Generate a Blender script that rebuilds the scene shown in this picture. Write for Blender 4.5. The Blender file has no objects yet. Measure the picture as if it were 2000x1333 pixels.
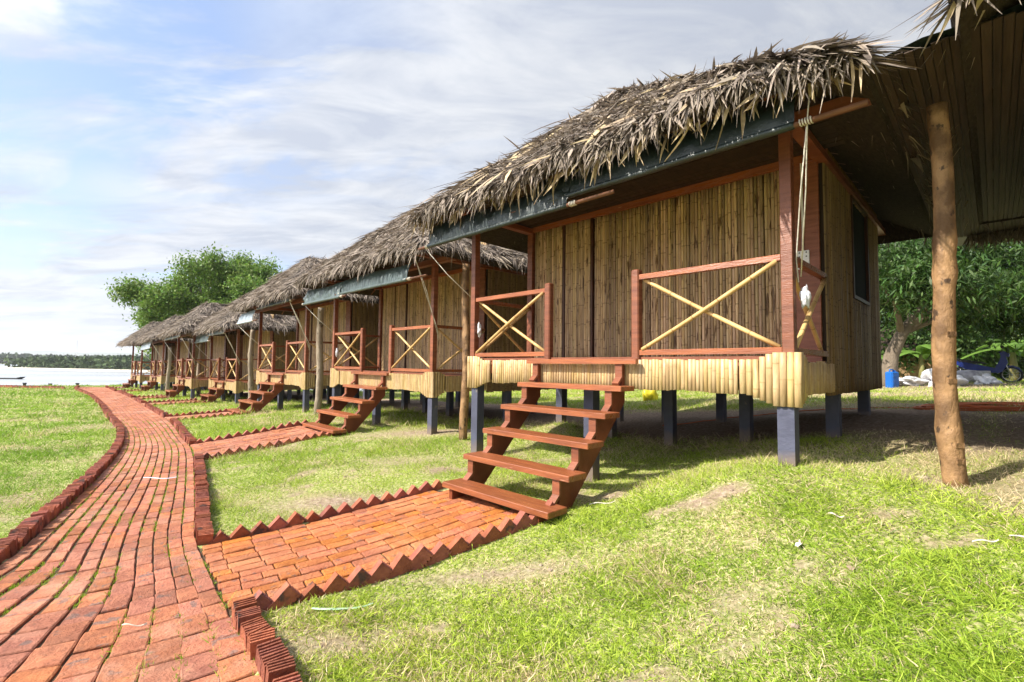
import bpy, math, random
import numpy as np
from mathutils import Vector, Matrix
R=math.radians
random.seed(7); RNG=np.random.default_rng(11)
scene=bpy.context.scene; COL=scene.collection
# ------------------------------------------------------------ camera, sky, sun, exposure
cam_d=bpy.data.cameras.new('camera'); cam_d.sensor_width=36; cam_d.lens=36*930.9/2000; cam_d.clip_start=.05; cam_d.clip_end=20000
cam=bpy.data.objects.new('camera',cam_d); COL.objects.link(cam); scene.camera=cam
cam.matrix_world=Matrix.Rotation(R(90+3.111),4,'X') @ Matrix.Rotation(R(.648),4,'Z')
SUN_EL=R(44); SUN_DIR=Vector((-.95,-.31,0)).normalized()*math.cos(SUN_EL)+Vector((0,0,math.sin(SUN_EL)))
world=bpy.data.worlds.new('World'); scene.world=world; world.use_nodes=True
def build_world():
    nt=world.node_tree; N=nt.nodes; L=nt.links; N.clear()
    out=N.new('ShaderNodeOutputWorld'); bg=N.new('ShaderNodeBackground'); bg.inputs['Strength'].default_value=.15
    sky=N.new('ShaderNodeTexSky'); sky.sky_type='NISHITA'; sky.sun_disc=False; sky.sun_elevation=SUN_EL
    sky.sun_rotation=math.atan2(SUN_DIR.x,SUN_DIR.y); sky.dust_density=1.5; sky.air_density=1.0; sky.ozone_density=1.5
    tc=N.new('ShaderNodeTexCoord'); sep=N.new('ShaderNodeSeparateXYZ'); L.new(tc.outputs['Generated'],sep.inputs[0])
    mz=N.new('ShaderNodeMath'); mz.operation='ABSOLUTE'; L.new(sep.outputs['Z'],mz.inputs[0])
    az=N.new('ShaderNodeMath'); az.operation='ADD'; L.new(mz.outputs[0],az.inputs[0]); az.inputs[1].default_value=.13
    comb=N.new('ShaderNodeCombineXYZ')
    for k,a in (('X','X'),('Y','Y')):
        d=N.new('ShaderNodeMath'); d.operation='DIVIDE'; L.new(sep.outputs[a],d.inputs[0]); L.new(az.outputs[0],d.inputs[1]); L.new(d.outputs[0],comb.inputs[k])
    def noise(scale,detail,rough,dist,sx=1,sy=1,rot=0,off=(0,0,0)):
        m=N.new('ShaderNodeMapping'); m.inputs['Scale'].default_value=(sx,sy,1); m.inputs['Rotation'].default_value=(0,0,rot); m.inputs['Location'].default_value=off
        L.new(comb.outputs[0],m.inputs[0]); n=N.new('ShaderNodeTexNoise'); n.inputs['Scale'].default_value=scale; n.inputs['Detail'].default_value=detail
        n.inputs['Roughness'].default_value=rough; n.inputs['Distortion'].default_value=dist; L.new(m.outputs[0],n.inputs['Vector']); return n.outputs['Fac']
    def mrange(v,a,b):
        m=N.new('ShaderNodeMapRange'); m.interpolation_type='SMOOTHSTEP'; L.new(v,m.inputs[0]); m.inputs[1].default_value=a; m.inputs[2].default_value=b; return m.outputs[0]
    big=mrange(noise(.55,3,.5,.3,1,1,0,(3.1,1.7,0)),.37,.57)
    med=mrange(noise(1.5,7,.6,.6,.55,1.25,R(-20),(5.2,.4,0)),.39,.58)
    fine=noise(3.2,8,.62,.5,.6,1.3,R(-25))
    cv=N.new('ShaderNodeMath'); cv.operation='MAXIMUM'; L.new(big,cv.inputs[0]); L.new(med,cv.inputs[1])
    cm=N.new('ShaderNodeMath'); cm.operation='MULTIPLY'; L.new(cv.outputs[0],cm.inputs[0]); cm.inputs[1].default_value=.97
    # blue lifted by thin high cloud
    veil=N.new('ShaderNodeMix'); veil.data_type='RGBA'; veil.inputs[0].default_value=.5; L.new(sky.outputs[0],veil.inputs[6]); veil.inputs[7].default_value=(1.1,1.5,2.5,1)
    cl=N.new('ShaderNodeValToRGB'); e=cl.color_ramp.elements
    e[0].position=.38; e[0].color=(.60,.65,.76,1); e[1].position=.60; e[1].color=(.86,.885,.93,1)
    L.new(fine,cl.inputs[0])
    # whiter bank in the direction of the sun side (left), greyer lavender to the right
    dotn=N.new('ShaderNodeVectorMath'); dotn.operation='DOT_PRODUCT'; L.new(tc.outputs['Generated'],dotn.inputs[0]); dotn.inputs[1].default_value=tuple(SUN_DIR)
    g=mrange(dotn.outputs['Value'],-.5,.55); g2=mrange(dotn.outputs['Value'],.55,1.0)  # g2: extra glow added round the sun, mostly out of view, to brighten shade
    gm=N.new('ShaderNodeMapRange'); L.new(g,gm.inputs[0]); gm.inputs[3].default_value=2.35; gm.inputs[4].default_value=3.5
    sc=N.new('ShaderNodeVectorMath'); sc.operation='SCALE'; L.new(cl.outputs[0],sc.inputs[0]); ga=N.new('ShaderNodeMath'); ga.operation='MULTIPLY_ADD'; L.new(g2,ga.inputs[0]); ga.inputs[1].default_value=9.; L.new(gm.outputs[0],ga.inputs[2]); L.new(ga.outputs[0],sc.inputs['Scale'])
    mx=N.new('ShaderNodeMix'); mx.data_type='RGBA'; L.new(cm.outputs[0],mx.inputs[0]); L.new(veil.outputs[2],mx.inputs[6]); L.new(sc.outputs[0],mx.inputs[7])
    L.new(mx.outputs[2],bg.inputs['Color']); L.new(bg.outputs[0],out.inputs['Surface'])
build_world()
sun_d=bpy.data.lights.new('sun','SUN'); sun_d.energy=4.9; sun_d.angle=R(.6); sun_d.color=(1,.93,.82)
sun=bpy.data.objects.new('sun',sun_d); COL.objects.link(sun); sun.rotation_euler=SUN_DIR.to_track_quat('Z','Y').to_euler(); sun.location=(-20,-6,20)
scene.view_settings.view_transform='Standard'; scene.view_settings.look='None'; scene.view_settings.exposure=1.05; scene.view_settings.gamma=1; scene.view_settings.use_curve_mapping=False

# ------------------------------------------------------------ materials
MATS={}
def pm(name,c1,c2=None,scale=6,rough=.7,bump=0,rnd=None,rvar=.3,hvar=.0,stretch=(1,1,1),detail=4,c3=None,spots=None,bscale=None,spec=.3,attr=None,trans=0,metal=0,lo=.35,hi=.65,coat=0,wst=None,mud=None):
    """c1/c2 noise mix, optional sparse colour c3 (spots=(scale,threshold)), value variation per object or per island"""
    m=bpy.data.materials.new(name); m.use_nodes=True; nt=m.node_tree; N=nt.nodes; L=nt.links
    b=N['Principled BSDF']; out=N['Material Output']
    tc=N.new('ShaderNodeTexCoord'); vec=tc.outputs['Object']; rv=None
    if rnd=='obj': oi=N.new('ShaderNodeObjectInfo'); rv=oi.outputs['Random']
    elif rnd=='island': ge=N.new('ShaderNodeNewGeometry'); rv=ge.outputs['Random Per Island']
    elif rnd=='both':
        oi=N.new('ShaderNodeObjectInfo'); ge=N.new('ShaderNodeNewGeometry'); a=N.new('ShaderNodeMath'); a.operation='ADD'; L.new(oi.outputs['Random'],a.inputs[0]); L.new(ge.outputs['Random Per Island'],a.inputs[1])
        f=N.new('ShaderNodeMath'); f.operation='FRACT'; L.new(a.outputs[0],f.inputs[0]); rv=f.outputs[0]
    if rv is not None:
        ml=N.new('ShaderNodeMath'); ml.operation='MULTIPLY'; L.new(rv,ml.inputs[0]); ml.inputs[1].default_value=57.3
        ad=N.new('ShaderNodeVectorMath'); L.new(vec,ad.inputs[0]); L.new(ml.outputs[0],ad.inputs[1]); vec=ad.outputs[0]
    mp=N.new('ShaderNodeMapping'); mp.inputs['Scale'].default_value=stretch; L.new(vec,mp.inputs[0]); vec=mp.outputs[0]
    col=None
    def noise(s,d=detail,r=.55):
        n=N.new('ShaderNodeTexNoise'); n.inputs['Scale'].default_value=s; n.inputs['Detail'].default_value=d; n.inputs['Roughness'].default_value=r; L.new(vec,n.inputs['Vector']); return n.outputs['Fac']
    def mix(f,a,b_):
        x=N.new('ShaderNodeMix'); x.data_type='RGBA'
        if isinstance(f,(int,float)): x.inputs[0].default_value=f
        else: L.new(f,x.inputs[0])
        for i,v in ((6,a),(7,b_)):
            if isinstance(v,tuple): x.inputs[i].default_value=(*v,1)
            else: L.new(v,x.inputs[i])
        return x.outputs[2]
    nf=noise(scale)
    if c2:
        mr=N.new('ShaderNodeMapRange'); L.new(nf,mr.inputs[0]); mr.inputs[1].default_value=lo; mr.inputs[2].default_value=hi
        col=mix(mr.outputs[0],c1,c2)
    else: col=mix(0.,c1,c1)
    if c3:
        s2=noise(spots[0],3); mr=N.new('ShaderNodeMapRange'); L.new(s2,mr.inputs[0]); mr.inputs[1].default_value=spots[1]; mr.inputs[2].default_value=spots[1]+.06
        col=mix(mr.outputs[0],col,c3)
    if attr:   # vertex attribute: painted dark ring / tint
        at=N.new('ShaderNodeAttribute'); at.attribute_name=attr[0]
        col=mix(at.outputs['Fac'],col,attr[1])
    if rv is not None:
        hs=N.new('ShaderNodeHueSaturation'); mr=N.new('ShaderNodeMapRange'); L.new(rv,mr.inputs[0]); mr.inputs[3].default_value=1-rvar; mr.inputs[4].default_value=1+rvar
        L.new(mr.outputs[0],hs.inputs['Value'])
        if hvar:
            f=N.new('ShaderNodeMath'); f.operation='MULTIPLY'; L.new(rv,f.inputs[0]); f.inputs[1].default_value=7.77
            g=N.new('ShaderNodeMath'); g.operation='FRACT'; L.new(f.outputs[0],g.inputs[0])
            mr2=N.new('ShaderNodeMapRange'); L.new(g.outputs[0],mr2.inputs[0]); mr2.inputs[3].default_value=.5-hvar; mr2.inputs[4].default_value=.5+hvar; L.new(mr2.outputs[0],hs.inputs['Hue'])
            mr3=N.new('ShaderNodeMapRange'); L.new(g.outputs[0],mr3.inputs[0]); mr3.inputs[3].default_value=.92; mr3.inputs[4].default_value=1.06; L.new(mr3.outputs[0],hs.inputs['Saturation'])
        L.new(col,hs.inputs['Color']); col=hs.outputs[0]
    if wst:   # stains that run across neighbouring pieces
        for sc_,cc,th_,am in wst:
            gp=N.new('ShaderNodeNewGeometry'); wn=N.new('ShaderNodeTexNoise'); wn.inputs['Scale'].default_value=sc_; wn.inputs['Detail'].default_value=6; wn.inputs['Roughness'].default_value=.65; L.new(gp.outputs['Position'],wn.inputs['Vector'])
            mr=N.new('ShaderNodeMapRange'); L.new(wn.outputs['Fac'],mr.inputs[0]); mr.inputs[1].default_value=th_; mr.inputs[2].default_value=th_+.14; mr.inputs[4].default_value=am; col=mix(mr.outputs[0],col,cc)
    if mud:   # splashed soil on the lowest part
        sg=N.new('ShaderNodeSeparateXYZ'); L.new(tc.outputs['Generated'],sg.inputs[0]); mm=N.new('ShaderNodeMath'); mm.operation='MULTIPLY_ADD'; L.new(nf,mm.inputs[0]); mm.inputs[1].default_value=-.35; L.new(sg.outputs['Z'],mm.inputs[2])
        mr=N.new('ShaderNodeMapRange'); L.new(mm.outputs[0],mr.inputs[0]); mr.inputs[1].default_value=-.02; mr.inputs[2].default_value=.16; mr.inputs[3].default_value=.85; mr.inputs[4].default_value=0; col=mix(mr.outputs[0],col,mud)
    L.new(col,b.inputs['Base Color'])
    if isinstance(rough,tuple):
        mr=N.new('ShaderNodeMapRange'); L.new(nf,mr.inputs[0]); mr.inputs[1].default_value=.3; mr.inputs[2].default_value=.7; mr.inputs[3].default_value=rough[0]; mr.inputs[4].default_value=rough[1]; L.new(mr.outputs[0],b.inputs['Roughness'])
    else: b.inputs['Roughness'].default_value=rough
    b.inputs['Specular IOR Level'].default_value=spec; b.inputs['Metallic'].default_value=metal
    if coat: b.inputs['Coat Weight'].default_value=coat; b.inputs['Coat Roughness'].default_value=.25
    if bump:
        bn=noise(bscale or scale*3,5,.65); bp=N.new('ShaderNodeBump'); bp.inputs['Strength'].default_value=min(1,bump); bp.inputs['Distance'].default_value=.02 if bump<=1 else .02*bump
        L.new(bn,bp.inputs['Height']); L.new(bp.outputs[0],b.inputs['Normal'])
    if trans:
        tr=N.new('ShaderNodeBsdfTranslucent'); L.new(col,tr.inputs['Color']); ms=N.new('ShaderNodeMixShader'); ms.inputs[0].default_value=trans
        L.new(b.outputs[0],ms.inputs[1]); L.new(tr.outputs[0],ms.inputs[2]); L.new(ms.outputs[0],out.inputs['Surface'])
    MATS[name]=m; return m
M_wood=pm('varnished_red_wood',(.24,.08,.038),(.155,.047,.022),scale=3,rough=(.3,.5),bump=.25,bscale=14,rnd='both',rvar=.16,stretch=(1,1,9),spec=.4,c3=(.13,.03,.015),spots=(5,.66))
M_woodh=pm('varnished_red_wood_board',(.31,.10,.038),(.19,.055,.021),scale=3,rough=(.22,.42),bump=.25,bscale=14,rnd='both',rvar=.14,stretch=(1,9,9),spec=.5,c3=(.42,.2,.12),spots=(3,.68))
M_stilt=pm('slate_blue_paint',(.075,.08,.12),(.055,.058,.09),scale=5,rough=.6,bump=.3,rnd='obj',rvar=.12,c3=(.13,.12,.12),spots=(9,.66),mud=(.19,.14,.10))
M_wall=pm('weathered_bamboo',(.54,.385,.22),(.37,.245,.125),scale=2.5,rough=(.4,.6),bump=.2,rnd='both',rvar=.38,hvar=.012,stretch=(8,8,1.3),attr=('node',(.19,.115,.06)),c3=(.12,.065,.03),spots=(3.2,.60))
M_wallgap=pm('dark_bamboo_backing',(.035,.02,.012),rough=.9)
M_skirt=pm('pale_split_bamboo',(.50,.365,.185),(.34,.225,.10),scale=2,rough=(.35,.55),bump=.2,rnd='both',rvar=.12,hvar=.006,stretch=(8,8,2),attr=('node',(.36,.23,.10)),c3=(.30,.19,.09),spots=(4,.68))
M_brace=pm('peeled_bamboo_pole',(.58,.39,.17),(.42,.26,.10),scale=4,rough=(.35,.55),bump=.15,rnd='obj',rvar=.12,attr=('node',(.2,.1,.04)))
M_thatch=pm('dried_palm_thatch',(.28,.23,.185),(.17,.135,.105),scale=3,rough=.75,rnd='both',rvar=.52,hvar=.012,stretch=(1,1,1),trans=.12,bump=.3,bscale=30)
M_leaf=pm('straw_palm_leaflet',(.52,.41,.25),(.36,.27,.17),scale=8,rough=.6,rnd='obj',rvar=.35,hvar=.01,trans=.2)
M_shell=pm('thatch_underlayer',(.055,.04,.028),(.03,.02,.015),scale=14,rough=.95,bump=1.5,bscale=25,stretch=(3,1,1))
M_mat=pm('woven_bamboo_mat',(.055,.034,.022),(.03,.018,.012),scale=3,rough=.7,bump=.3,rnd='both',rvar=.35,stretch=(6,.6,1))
M_tarp=pm('dark_green_tarpaulin',(.010,.019,.018),(.016,.027,.026),scale=3,rough=(.38,.5),bump=.6,bscale=5,spec=.6)
M_tarp2=pm('grey_tarpaulin',(.085,.115,.115),(.06,.085,.085),scale=3,rough=(.3,.5),bump=.8,bscale=7,spec=.6)
M_tarp3=pm('pale_blue_tarpaulin',(.36,.42,.48),(.28,.34,.40),scale=3,rough=(.35,.5),bump=.6,bscale=7,spec=.5)
M_rope=pm('white_rope',(.66,.62,.54),(.5,.46,.38),scale=40,rough=.9)
M_pole=pm('brown_awning_pole',(.20,.09,.05),(.12,.055,.03),scale=5,rough=.55,bump=.2)
M_log=pm('peeled_log',(.31,.18,.085),(.12,.065,.03),scale=4.5,rough=(.5,.75),bump=1.,bscale=9,rnd='obj',rvar=.1,stretch=(1.6,1.6,1),c3=(.06,.035,.02),spots=(11,.605),lo=.4,hi=.6)
M_loggrey=pm('grey_bark_log',(.33,.27,.2),(.2,.155,.11),scale=6,rough=.8,bump=1.2,bscale=10,rnd='obj',rvar=.12,stretch=(1,1,.5),c3=(.07,.05,.04),spots=(9,.62))
M_brick=pm('red_paving_brick',(.42,.155,.078),(.30,.10,.052),scale=14,rough=.85,bump=.9,bscale=60,rnd='both',rvar=.24,hvar=.006,c3=(.20,.11,.085),spots=(13,.60),wst=[(1.6,(.50,.27,.18),.50,.55),(2.3,(.20,.085,.05),.54,.55),(30,(.16,.08,.05),.60,.7)])
M_brick2=pm('orange_paving_brick',(.49,.165,.05),(.36,.105,.033),scale=14,rough=(.45,.8),bump=.9,bscale=60,rnd='both',rvar=.2,hvar=.008,c3=(.24,.10,.06),spots=(13,.61),wst=[(1.6,(.56,.25,.12),.50,.5),(2.3,(.26,.085,.035),.54,.5),(30,(.18,.08,.045),.60,.7)])
M_kerb=pm('grooved_kerb_brick',(.34,.11,.065),(.22,.065,.04),scale=14,rough=.85,bump=.7,bscale=50,rnd='both',rvar=.3,hvar=.007,c3=(.10,.055,.045),spots=(7,.62))
M_bed=pm('sandy_brick_joint',(.13,.075,.04),(.07,.05,.03),scale=20,rough=.95,bump=1,bscale=60,c3=(.08,.12,.02),spots=(3,.56))
M_metal=pm('white_steel',(.75,.75,.74),rough=.4)
M_plastic=pm('crumpled_white_plastic',(.80,.80,.82),(.60,.60,.64),scale=6,rough=.35,bump=1,bscale=12,trans=.15)
M_sand=None
# ------------------------------------------------------------ object helpers
def setp(o,label=None,cat=None,group=None,kind=None):
    if label: o['label']=label
    if cat: o['category']=cat
    if group: o['group']=group
    if kind: o['kind']=kind
    return o
def link(name,mesh,parent=None,loc=None,rot=None,**k):
    o=bpy.data.objects.new(name,mesh); COL.objects.link(o)
    if parent is not None: o.parent=parent
    if loc is not None: o.location=loc
    if rot is not None: o.rotation_euler=rot
    return setp(o,**k)
class MB:
    def __init__(s): s.v=[];s.f=[];s.a=[]
    def box(s,x0,x1,y0,y1,z0,z1,M=None):
        b=len(s.v); P=[(x0,y0,z0),(x1,y0,z0),(x1,y1,z0),(x0,y1,z0),(x0,y0,z1),(x1,y0,z1),(x1,y1,z1),(x0,y1,z1)]
        if M is not None: P=[tuple(M@Vector(p)) for p in P]
        s.v+=P; s.f+=[tuple(b+i for i in q) for q in ((3,2,1,0),(4,5,6,7),(0,1,5,4),(1,2,6,5),(2,3,7,6),(3,0,4,7))]; return s
    def cbox(s,x0,x1,y0,y1,z0,z1,c=.006,M=None):   # box with all vertical + top edges chamfered
        b=len(s.v); P=[]
        for z,i in ((z0,0),(z1-c,0),(z1,c)):
            for (x,y) in ((x0+c+i*.0,y0),(x1-c,y0),(x1,y0+c),(x1,y1-c),(x1-c,y1),(x0+c,y1),(x0,y1-c),(x0,y0+c)):
                cx,cy=(x0+x1)/2,(y0+y1)/2
                if i: x=cx+(x-cx)*(1-2*i/(x1-x0)); y=cy+(y-cy)*(1-2*i/(y1-y0))
                P.append((x,y,z))
        if M is not None: P=[tuple(M@Vector(p)) for p in P]
        s.v+=P; s.f.append(tuple(b+i for i in range(7,-1,-1))); s.f.append(tuple(b+16+i for i in range(8)))
        for r in (0,8):
            for i in range(8): j=(i+1)%8; s.f.append((b+r+i,b+r+j,b+r+8+j,b+r+8+i))
        return s
    def tube(s,pts,rad,n=8,cap=True,attr=None,jit=0):
        pts=[Vector(p) for p in pts]; b=len(s.v); m=len(pts)
        up=Vector((0,0,1)); t0=(pts[1]-pts[0]).normalized()
        if abs(t0.z)>.9: up=Vector((1,0,0))
        x=t0.cross(up).normalized()
        for i,p in enumerate(pts):
            t=(pts[min(i+1,m-1)]-pts[max(i-1,0)]).normalized(); x=(x-t*x.dot(t)).normalized(); y=t.cross(x)
            r=rad[i] if isinstance(rad,(list,tuple)) else rad
            for k in range(n):
                a=2*math.pi*k/n; rr=r*(1+random.uniform(-jit,jit)) if jit else r
                s.v.append(tuple(p+(x*math.cos(a)+y*math.sin(a))*rr)); s.a.append(attr[i] if attr else 0)
        for i in range(m-1):
            for k in range(n):
                j=(k+1)%n; s.f.append((b+i*n+k,b+i*n+j,b+(i+1)*n+j,b+(i+1)*n+k))
        if cap: s.f.append(tuple(b+k for k in range(n-1,-1,-1))); s.f.append(tuple(b+(m-1)*n+k for k in range(n)))
        return s
    def prism(s,outline,y0,y1,M=None):   # outline in xz, extruded along y
        b=len(s.v); n=len(outline); P=[(x,y0,z) for x,z in outline]+[(x,y1,z) for x,z in outline]
        if M is not None: P=[tuple(M@Vector(p)) for p in P]
        s.v+=P; s.f.append(tuple(b+i for i in range(n))); s.f.append(tuple(b+n+i for i in range(n-1,-1,-1)))
        for i in range(n): j=(i+1)%n; s.f.append((b+j,b+i,b+n+i,b+n+j))
        return s
    def mesh(s,name,mat,smooth=False,attr=False):
        me=bpy.data.meshes.new(name); me.from_pydata(s.v,[],s.f); me.materials.append(mat)
        if smooth: me.polygons.foreach_set('use_smooth',[True]*len(me.polygons))
        if attr and len(s.a)==len(s.v):
            at=me.attributes.new('node','FLOAT','POINT'); at.data.foreach_set('value',s.a)
        me.update(); return me
    def ob(s,name,mat,parent=None,smooth=False,attr=False,**k): return link(name,s.mesh(name,mat,smooth,attr),parent,**k)
def np_mesh(name,V,F,mat,smooth=False,attrs=None):
    V=np.asarray(V,np.float32).reshape(-1,3); F=np.asarray(F,np.int32); k=F.shape[1]
    me=bpy.data.meshes.new(name); me.vertices.add(len(V)); me.vertices.foreach_set('co',V.ravel())
    me.loops.add(F.size); me.loops.foreach_set('vertex_index',F.ravel()); me.polygons.add(len(F)); me.polygons.foreach_set('loop_start',np.arange(0,F.size,k,dtype=np.int32))
    if smooth: me.polygons.foreach_set('use_smooth',np.ones(len(F),bool))
    me.materials.append(mat); me.update(calc_edges=True)
    for n,v in (attrs or {}).items():
        v=np.asarray(v,np.float32)
        if v.ndim==1: at=me.attributes.new(n,'FLOAT','POINT'); at.data.foreach_set('value',v)
        else: at=me.attributes.new(n,'FLOAT_COLOR','POINT'); at.data.foreach_set('color',np.c_[v,np.ones(len(v))].astype(np.float32).ravel())
    return me
def nrm(a): return a/np.maximum(np.linalg.norm(a,axis=1,keepdims=True),1e-9)
def strips(P,D,S,Ln,W,prof,bend):
    """N ribbons: start P, direction D, side S, length Ln, width W; prof=[(t,width factor)], bend = offset vector at t=1 (grows t^2)"""
    N=len(P); m=len(prof); V=np.zeros((N,m,2,3))
    for i,(t,wf) in enumerate(prof):
        c=P+D*(Ln*t)[:,None]+bend*(t*t); V[:,i,0]=c-S*(W*wf/2)[:,None]; V[:,i,1]=c+S*(W*wf/2)[:,None]
    base=(np.arange(N)*m*2)[:,None]
    q=np.concatenate([base+np.array([[2*i,2*i+1,2*i+3,2*i+2]]) for i in range(m-1)],axis=0)
    return V.reshape(-1,3),q
# numpy value noise
_tab=np.random.default_rng(5).random((256,256))
def vnoise(x,y):
    xi=np.floor(x).astype(int); yi=np.floor(y).astype(int); fx=x-xi; fy=y-yi; fx=fx*fx*(3-2*fx); fy=fy*fy*(3-2*fy)
    a=_tab[xi&255,yi&255];b=_tab[(xi+1)&255,yi&255];c=_tab[xi&255,(yi+1)&255];d=_tab[(xi+1)&255,(yi+1)&255]
    return (a*(1-fx)+b*fx)*(1-fy)+(c*(1-fx)+d*fx)*fy
def fbm(x,y,o=4):
    s=0;a=.5
    for i in range(o): s=s+a*vnoise(x*2**i+17.3*i,y*2**i+5.1*i); a*=.5
    return s/(1-.5**o)
GC=np.array([(-0.9,2.0,-1.40),(-2.1,3.2,-1.40),(0,0,-1.40),(-1,-2,-1.4),(2,-2,-1.25),(6,-2,-.8),(-4.2,6.6,-1.40),(-6,9,-1.40),(-10,13,-1.45),(-15,18,-1.5),(-22,25,-1.56),(-28,31,-1.6),
(-6,3,-1.4),(-12,8,-1.45),(-20,14,-1.5),(-32,24,-1.6),(-36,31,-1.62),(-60,20,-1.6),(-50,34,-1.65),
(.4,3.74,-1.2),(.85,5.07,-1.18),(-.49,6.42,-1.17),(2.15,3.72,-.74),(3.05,3.3,-.76),(2.0,5.6,-1.02),(-.67,5.04,-1.28),(-.3,4.1,-1.27),(-.8,3.4,-1.36),(-2.2,5.5,-1.36),
(.1,2.4,-1.33),(.9,1.9,-1.2),(1.8,1.6,-1.02),(3,2.0,-.84),(1.2,2.8,-1.1),(4,0,-.9),
(4.6,6.1,-.57),(3.44,4.95,-.67),(7,6,-.5),(5,12,-.72),(10,12,-.5),(14,14,-.36),(18,17,-.36),(25,30,-.3),(3.4,12.5,-.95),(0,12,-1.08),(1.7,9.3,-1.0),
(-1.3,7.9,-1.13),(-4.0,9.2,-1.2),(-5.08,11.8,-1.17),(-3.9,10.6,-1.15),(-9.5,16.5,-1.40),(-8.5,13.0,-1.38),(-12.7,19.2,-1.42),(-17.8,24.4,-1.48),(-21.6,27.8,-1.52),(-6,18,-1.3),(-2,22,-1.3),(10,30,-.6),(40,10,-.4),(60,60,-.3),(-24,40,-1.6)],float)
def _phi(r): return np.sqrt(r*r+.6*.6)
_A=_phi(np.hypot(GC[:,None,0]-GC[None,:,0],GC[:,None,1]-GC[None,:,1]))
_n=len(GC); _M=np.zeros((_n+3,_n+3)); _M[:_n,:_n]=_A-np.eye(_n)*.02; _M[:_n,_n]=1;_M[:_n,_n+1:]=GC[:,:2];_M[_n:,:_n]=_M[:_n,_n:].T
_W=np.linalg.solve(_M,np.r_[GC[:,2],0,0,0])
def G(x,y):
    x=np.asarray(x,float);y=np.asarray(y,float);z=_W[_n]+_W[_n+1]*x+_W[_n+2]*y
    for i in range(_n): z=z+_W[i]*_phi(np.hypot(x-GC[i,0],y-GC[i,1]))
    return z
# ------------------------------------------------------------ layout (metres; camera at the origin, eye level z=0)
HUTS={1:(-.505,6.416,R(-45.3),.067),2:(-3.944,10.614,R(-45.9),-.141),3:(-7.695,14.558,R(-46.5),-.266),4:(-12.14,19.288,R(-46),-.679),
      5:(-15.351,21.943,R(-47.3),-.69),6:(-20.475,27.159,R(-46.2),-.772),7:(-24.228,30.499,R(-45.3),-.77),0:(3.165,2.423,R(-45.3),.10)}
W=3.8; DEP=4.2
def h2w(k,x,y):
    X,Y,r,z=HUTS[k]; c,s=math.cos(r),math.sin(r); return (X+c*x-s*y,Y+s*x+c*y)
PATH_L=[(-2.6,.2),(-3.0,1.5),(-3.35,2.52),(-3.48,3.34),(-3.83,3.92),(-4.32,4.74),(-5.01,5.85),(-5.95,7.3),(-6.9,8.6),(-8.3,10.3),(-10.85,13.0),(-14.1,16.6),(-17.63,20.3),(-21.5,24.2),(-25.6,28.1),(-27.6,30.6)]
PATH_R=[(-.2,.4),(-.6,1.4),(-.97,2.05),(-1.5,2.65),(-2.1,3.36),(-2.5,3.86),(-2.85,4.4),(-3.65,5.6),(-5.0,7.6),(-5.95,8.75),(-7.16,10.25),(-9.4,12.9),(-12.6,16.4),(-16.2,20.4),(-20.1,24.4),(-25.2,29.7)]
def resample(P,step):
    P=np.array(P,float)
    # smooth (chaikin twice)
    for _ in range(2):
        Q=[P[0]]
        for i in range(len(P)-1): Q+= [P[i]*.75+P[i+1]*.25, P[i]*.25+P[i+1]*.75]
        Q.append(P[-1]); P=np.array(Q)
    d=np.r_[0,np.cumsum(np.hypot(*np.diff(P,axis=0).T))]; n=int(d[-1]/step)+1
    t=np.linspace(0,d[-1],n); return np.c_[np.interp(t,d,P[:,0]),np.interp(t,d,P[:,1])],t
_c=(np.array(PATH_L)+np.array(PATH_R))/2
_L,_=resample(PATH_L,.05); _R,_=resample(PATH_R,.05)
# centre line with matching left / right samples
CN=700
def samp(P,n):
    d=np.r_[0,np.cumsum(np.hypot(*np.diff(P,axis=0).T))]; return lambda u: np.c_[np.interp(u,np.linspace(0,1,len(P)),P[:,0]),np.interp(u,np.linspace(0,1,len(P)),P[:,1])]
def chk(P,it=2):
    P=np.array(P,float)
    for _ in range(it):
        Q=[P[0]]
        for i in range(len(P)-1): Q+= [P[i]*.75+P[i+1]*.25, P[i]*.25+P[i+1]*.75]
        Q.append(P[-1]); P=np.array(Q)
    return P
PL,PR=chk(PATH_L),chk(PATH_R)
fL,fR=samp(PL,0),samp(PR,0)
U=np.linspace(0,1,CN); CL,CR=fL(U),fR(U); CC=(CL+CR)/2
SARC=np.r_[0,np.cumsum(np.hypot(*np.diff(CC,axis=0).T))]; STOT=SARC[-1]
def pathpt(s,v):   # s arc length along the centre, v 0..1 left to right
    u=np.interp(s,SARC,U); a=fL(np.atleast_1d(u)); b=fR(np.atleast_1d(u)); return a+(b-a)*np.atleast_1d(v)[:,None]
def path_exact(x,y,m=0.):
    x=np.asarray(x,float);y=np.asarray(y,float); sh=x.shape; xf=x.ravel();yf=y.ravel(); pre=path_inside0(xf,yf,.7); out=np.zeros(len(xf),bool); id_=np.where(pre)[0]
    if len(id_)==0: return out.reshape(sh)
    X=xf[id_];Y=yf[id_]; A=CL[::6];B=CR[::6][::-1]; poly=np.r_[A,B]; ins=np.zeros(len(X),bool); best=np.full(len(X),1e9); j=len(poly)-1
    for i in range(len(poly)):
        (xi,yi),(xj,yj)=poly[i],poly[j]
        ins^=((yi>Y)!=(yj>Y))&(X<(xj-xi)*(Y-yi)/(yj-yi+1e-12)+xi)
        dx,dy=xj-xi,yj-yi; t=np.clip(((X-xi)*dx+(Y-yi)*dy)/(dx*dx+dy*dy+1e-12),0,1); best=np.minimum(best,(X-xi-t*dx)**2+(Y-yi-t*dy)**2); j=i
    d=np.sqrt(best); out[id_]=np.where(ins,d>-m,d<m) if m<=0 else (ins|(d<m)); return out.reshape(sh)
def path_inside(x,y,m=0.): return path_exact(x,y,m)
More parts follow.
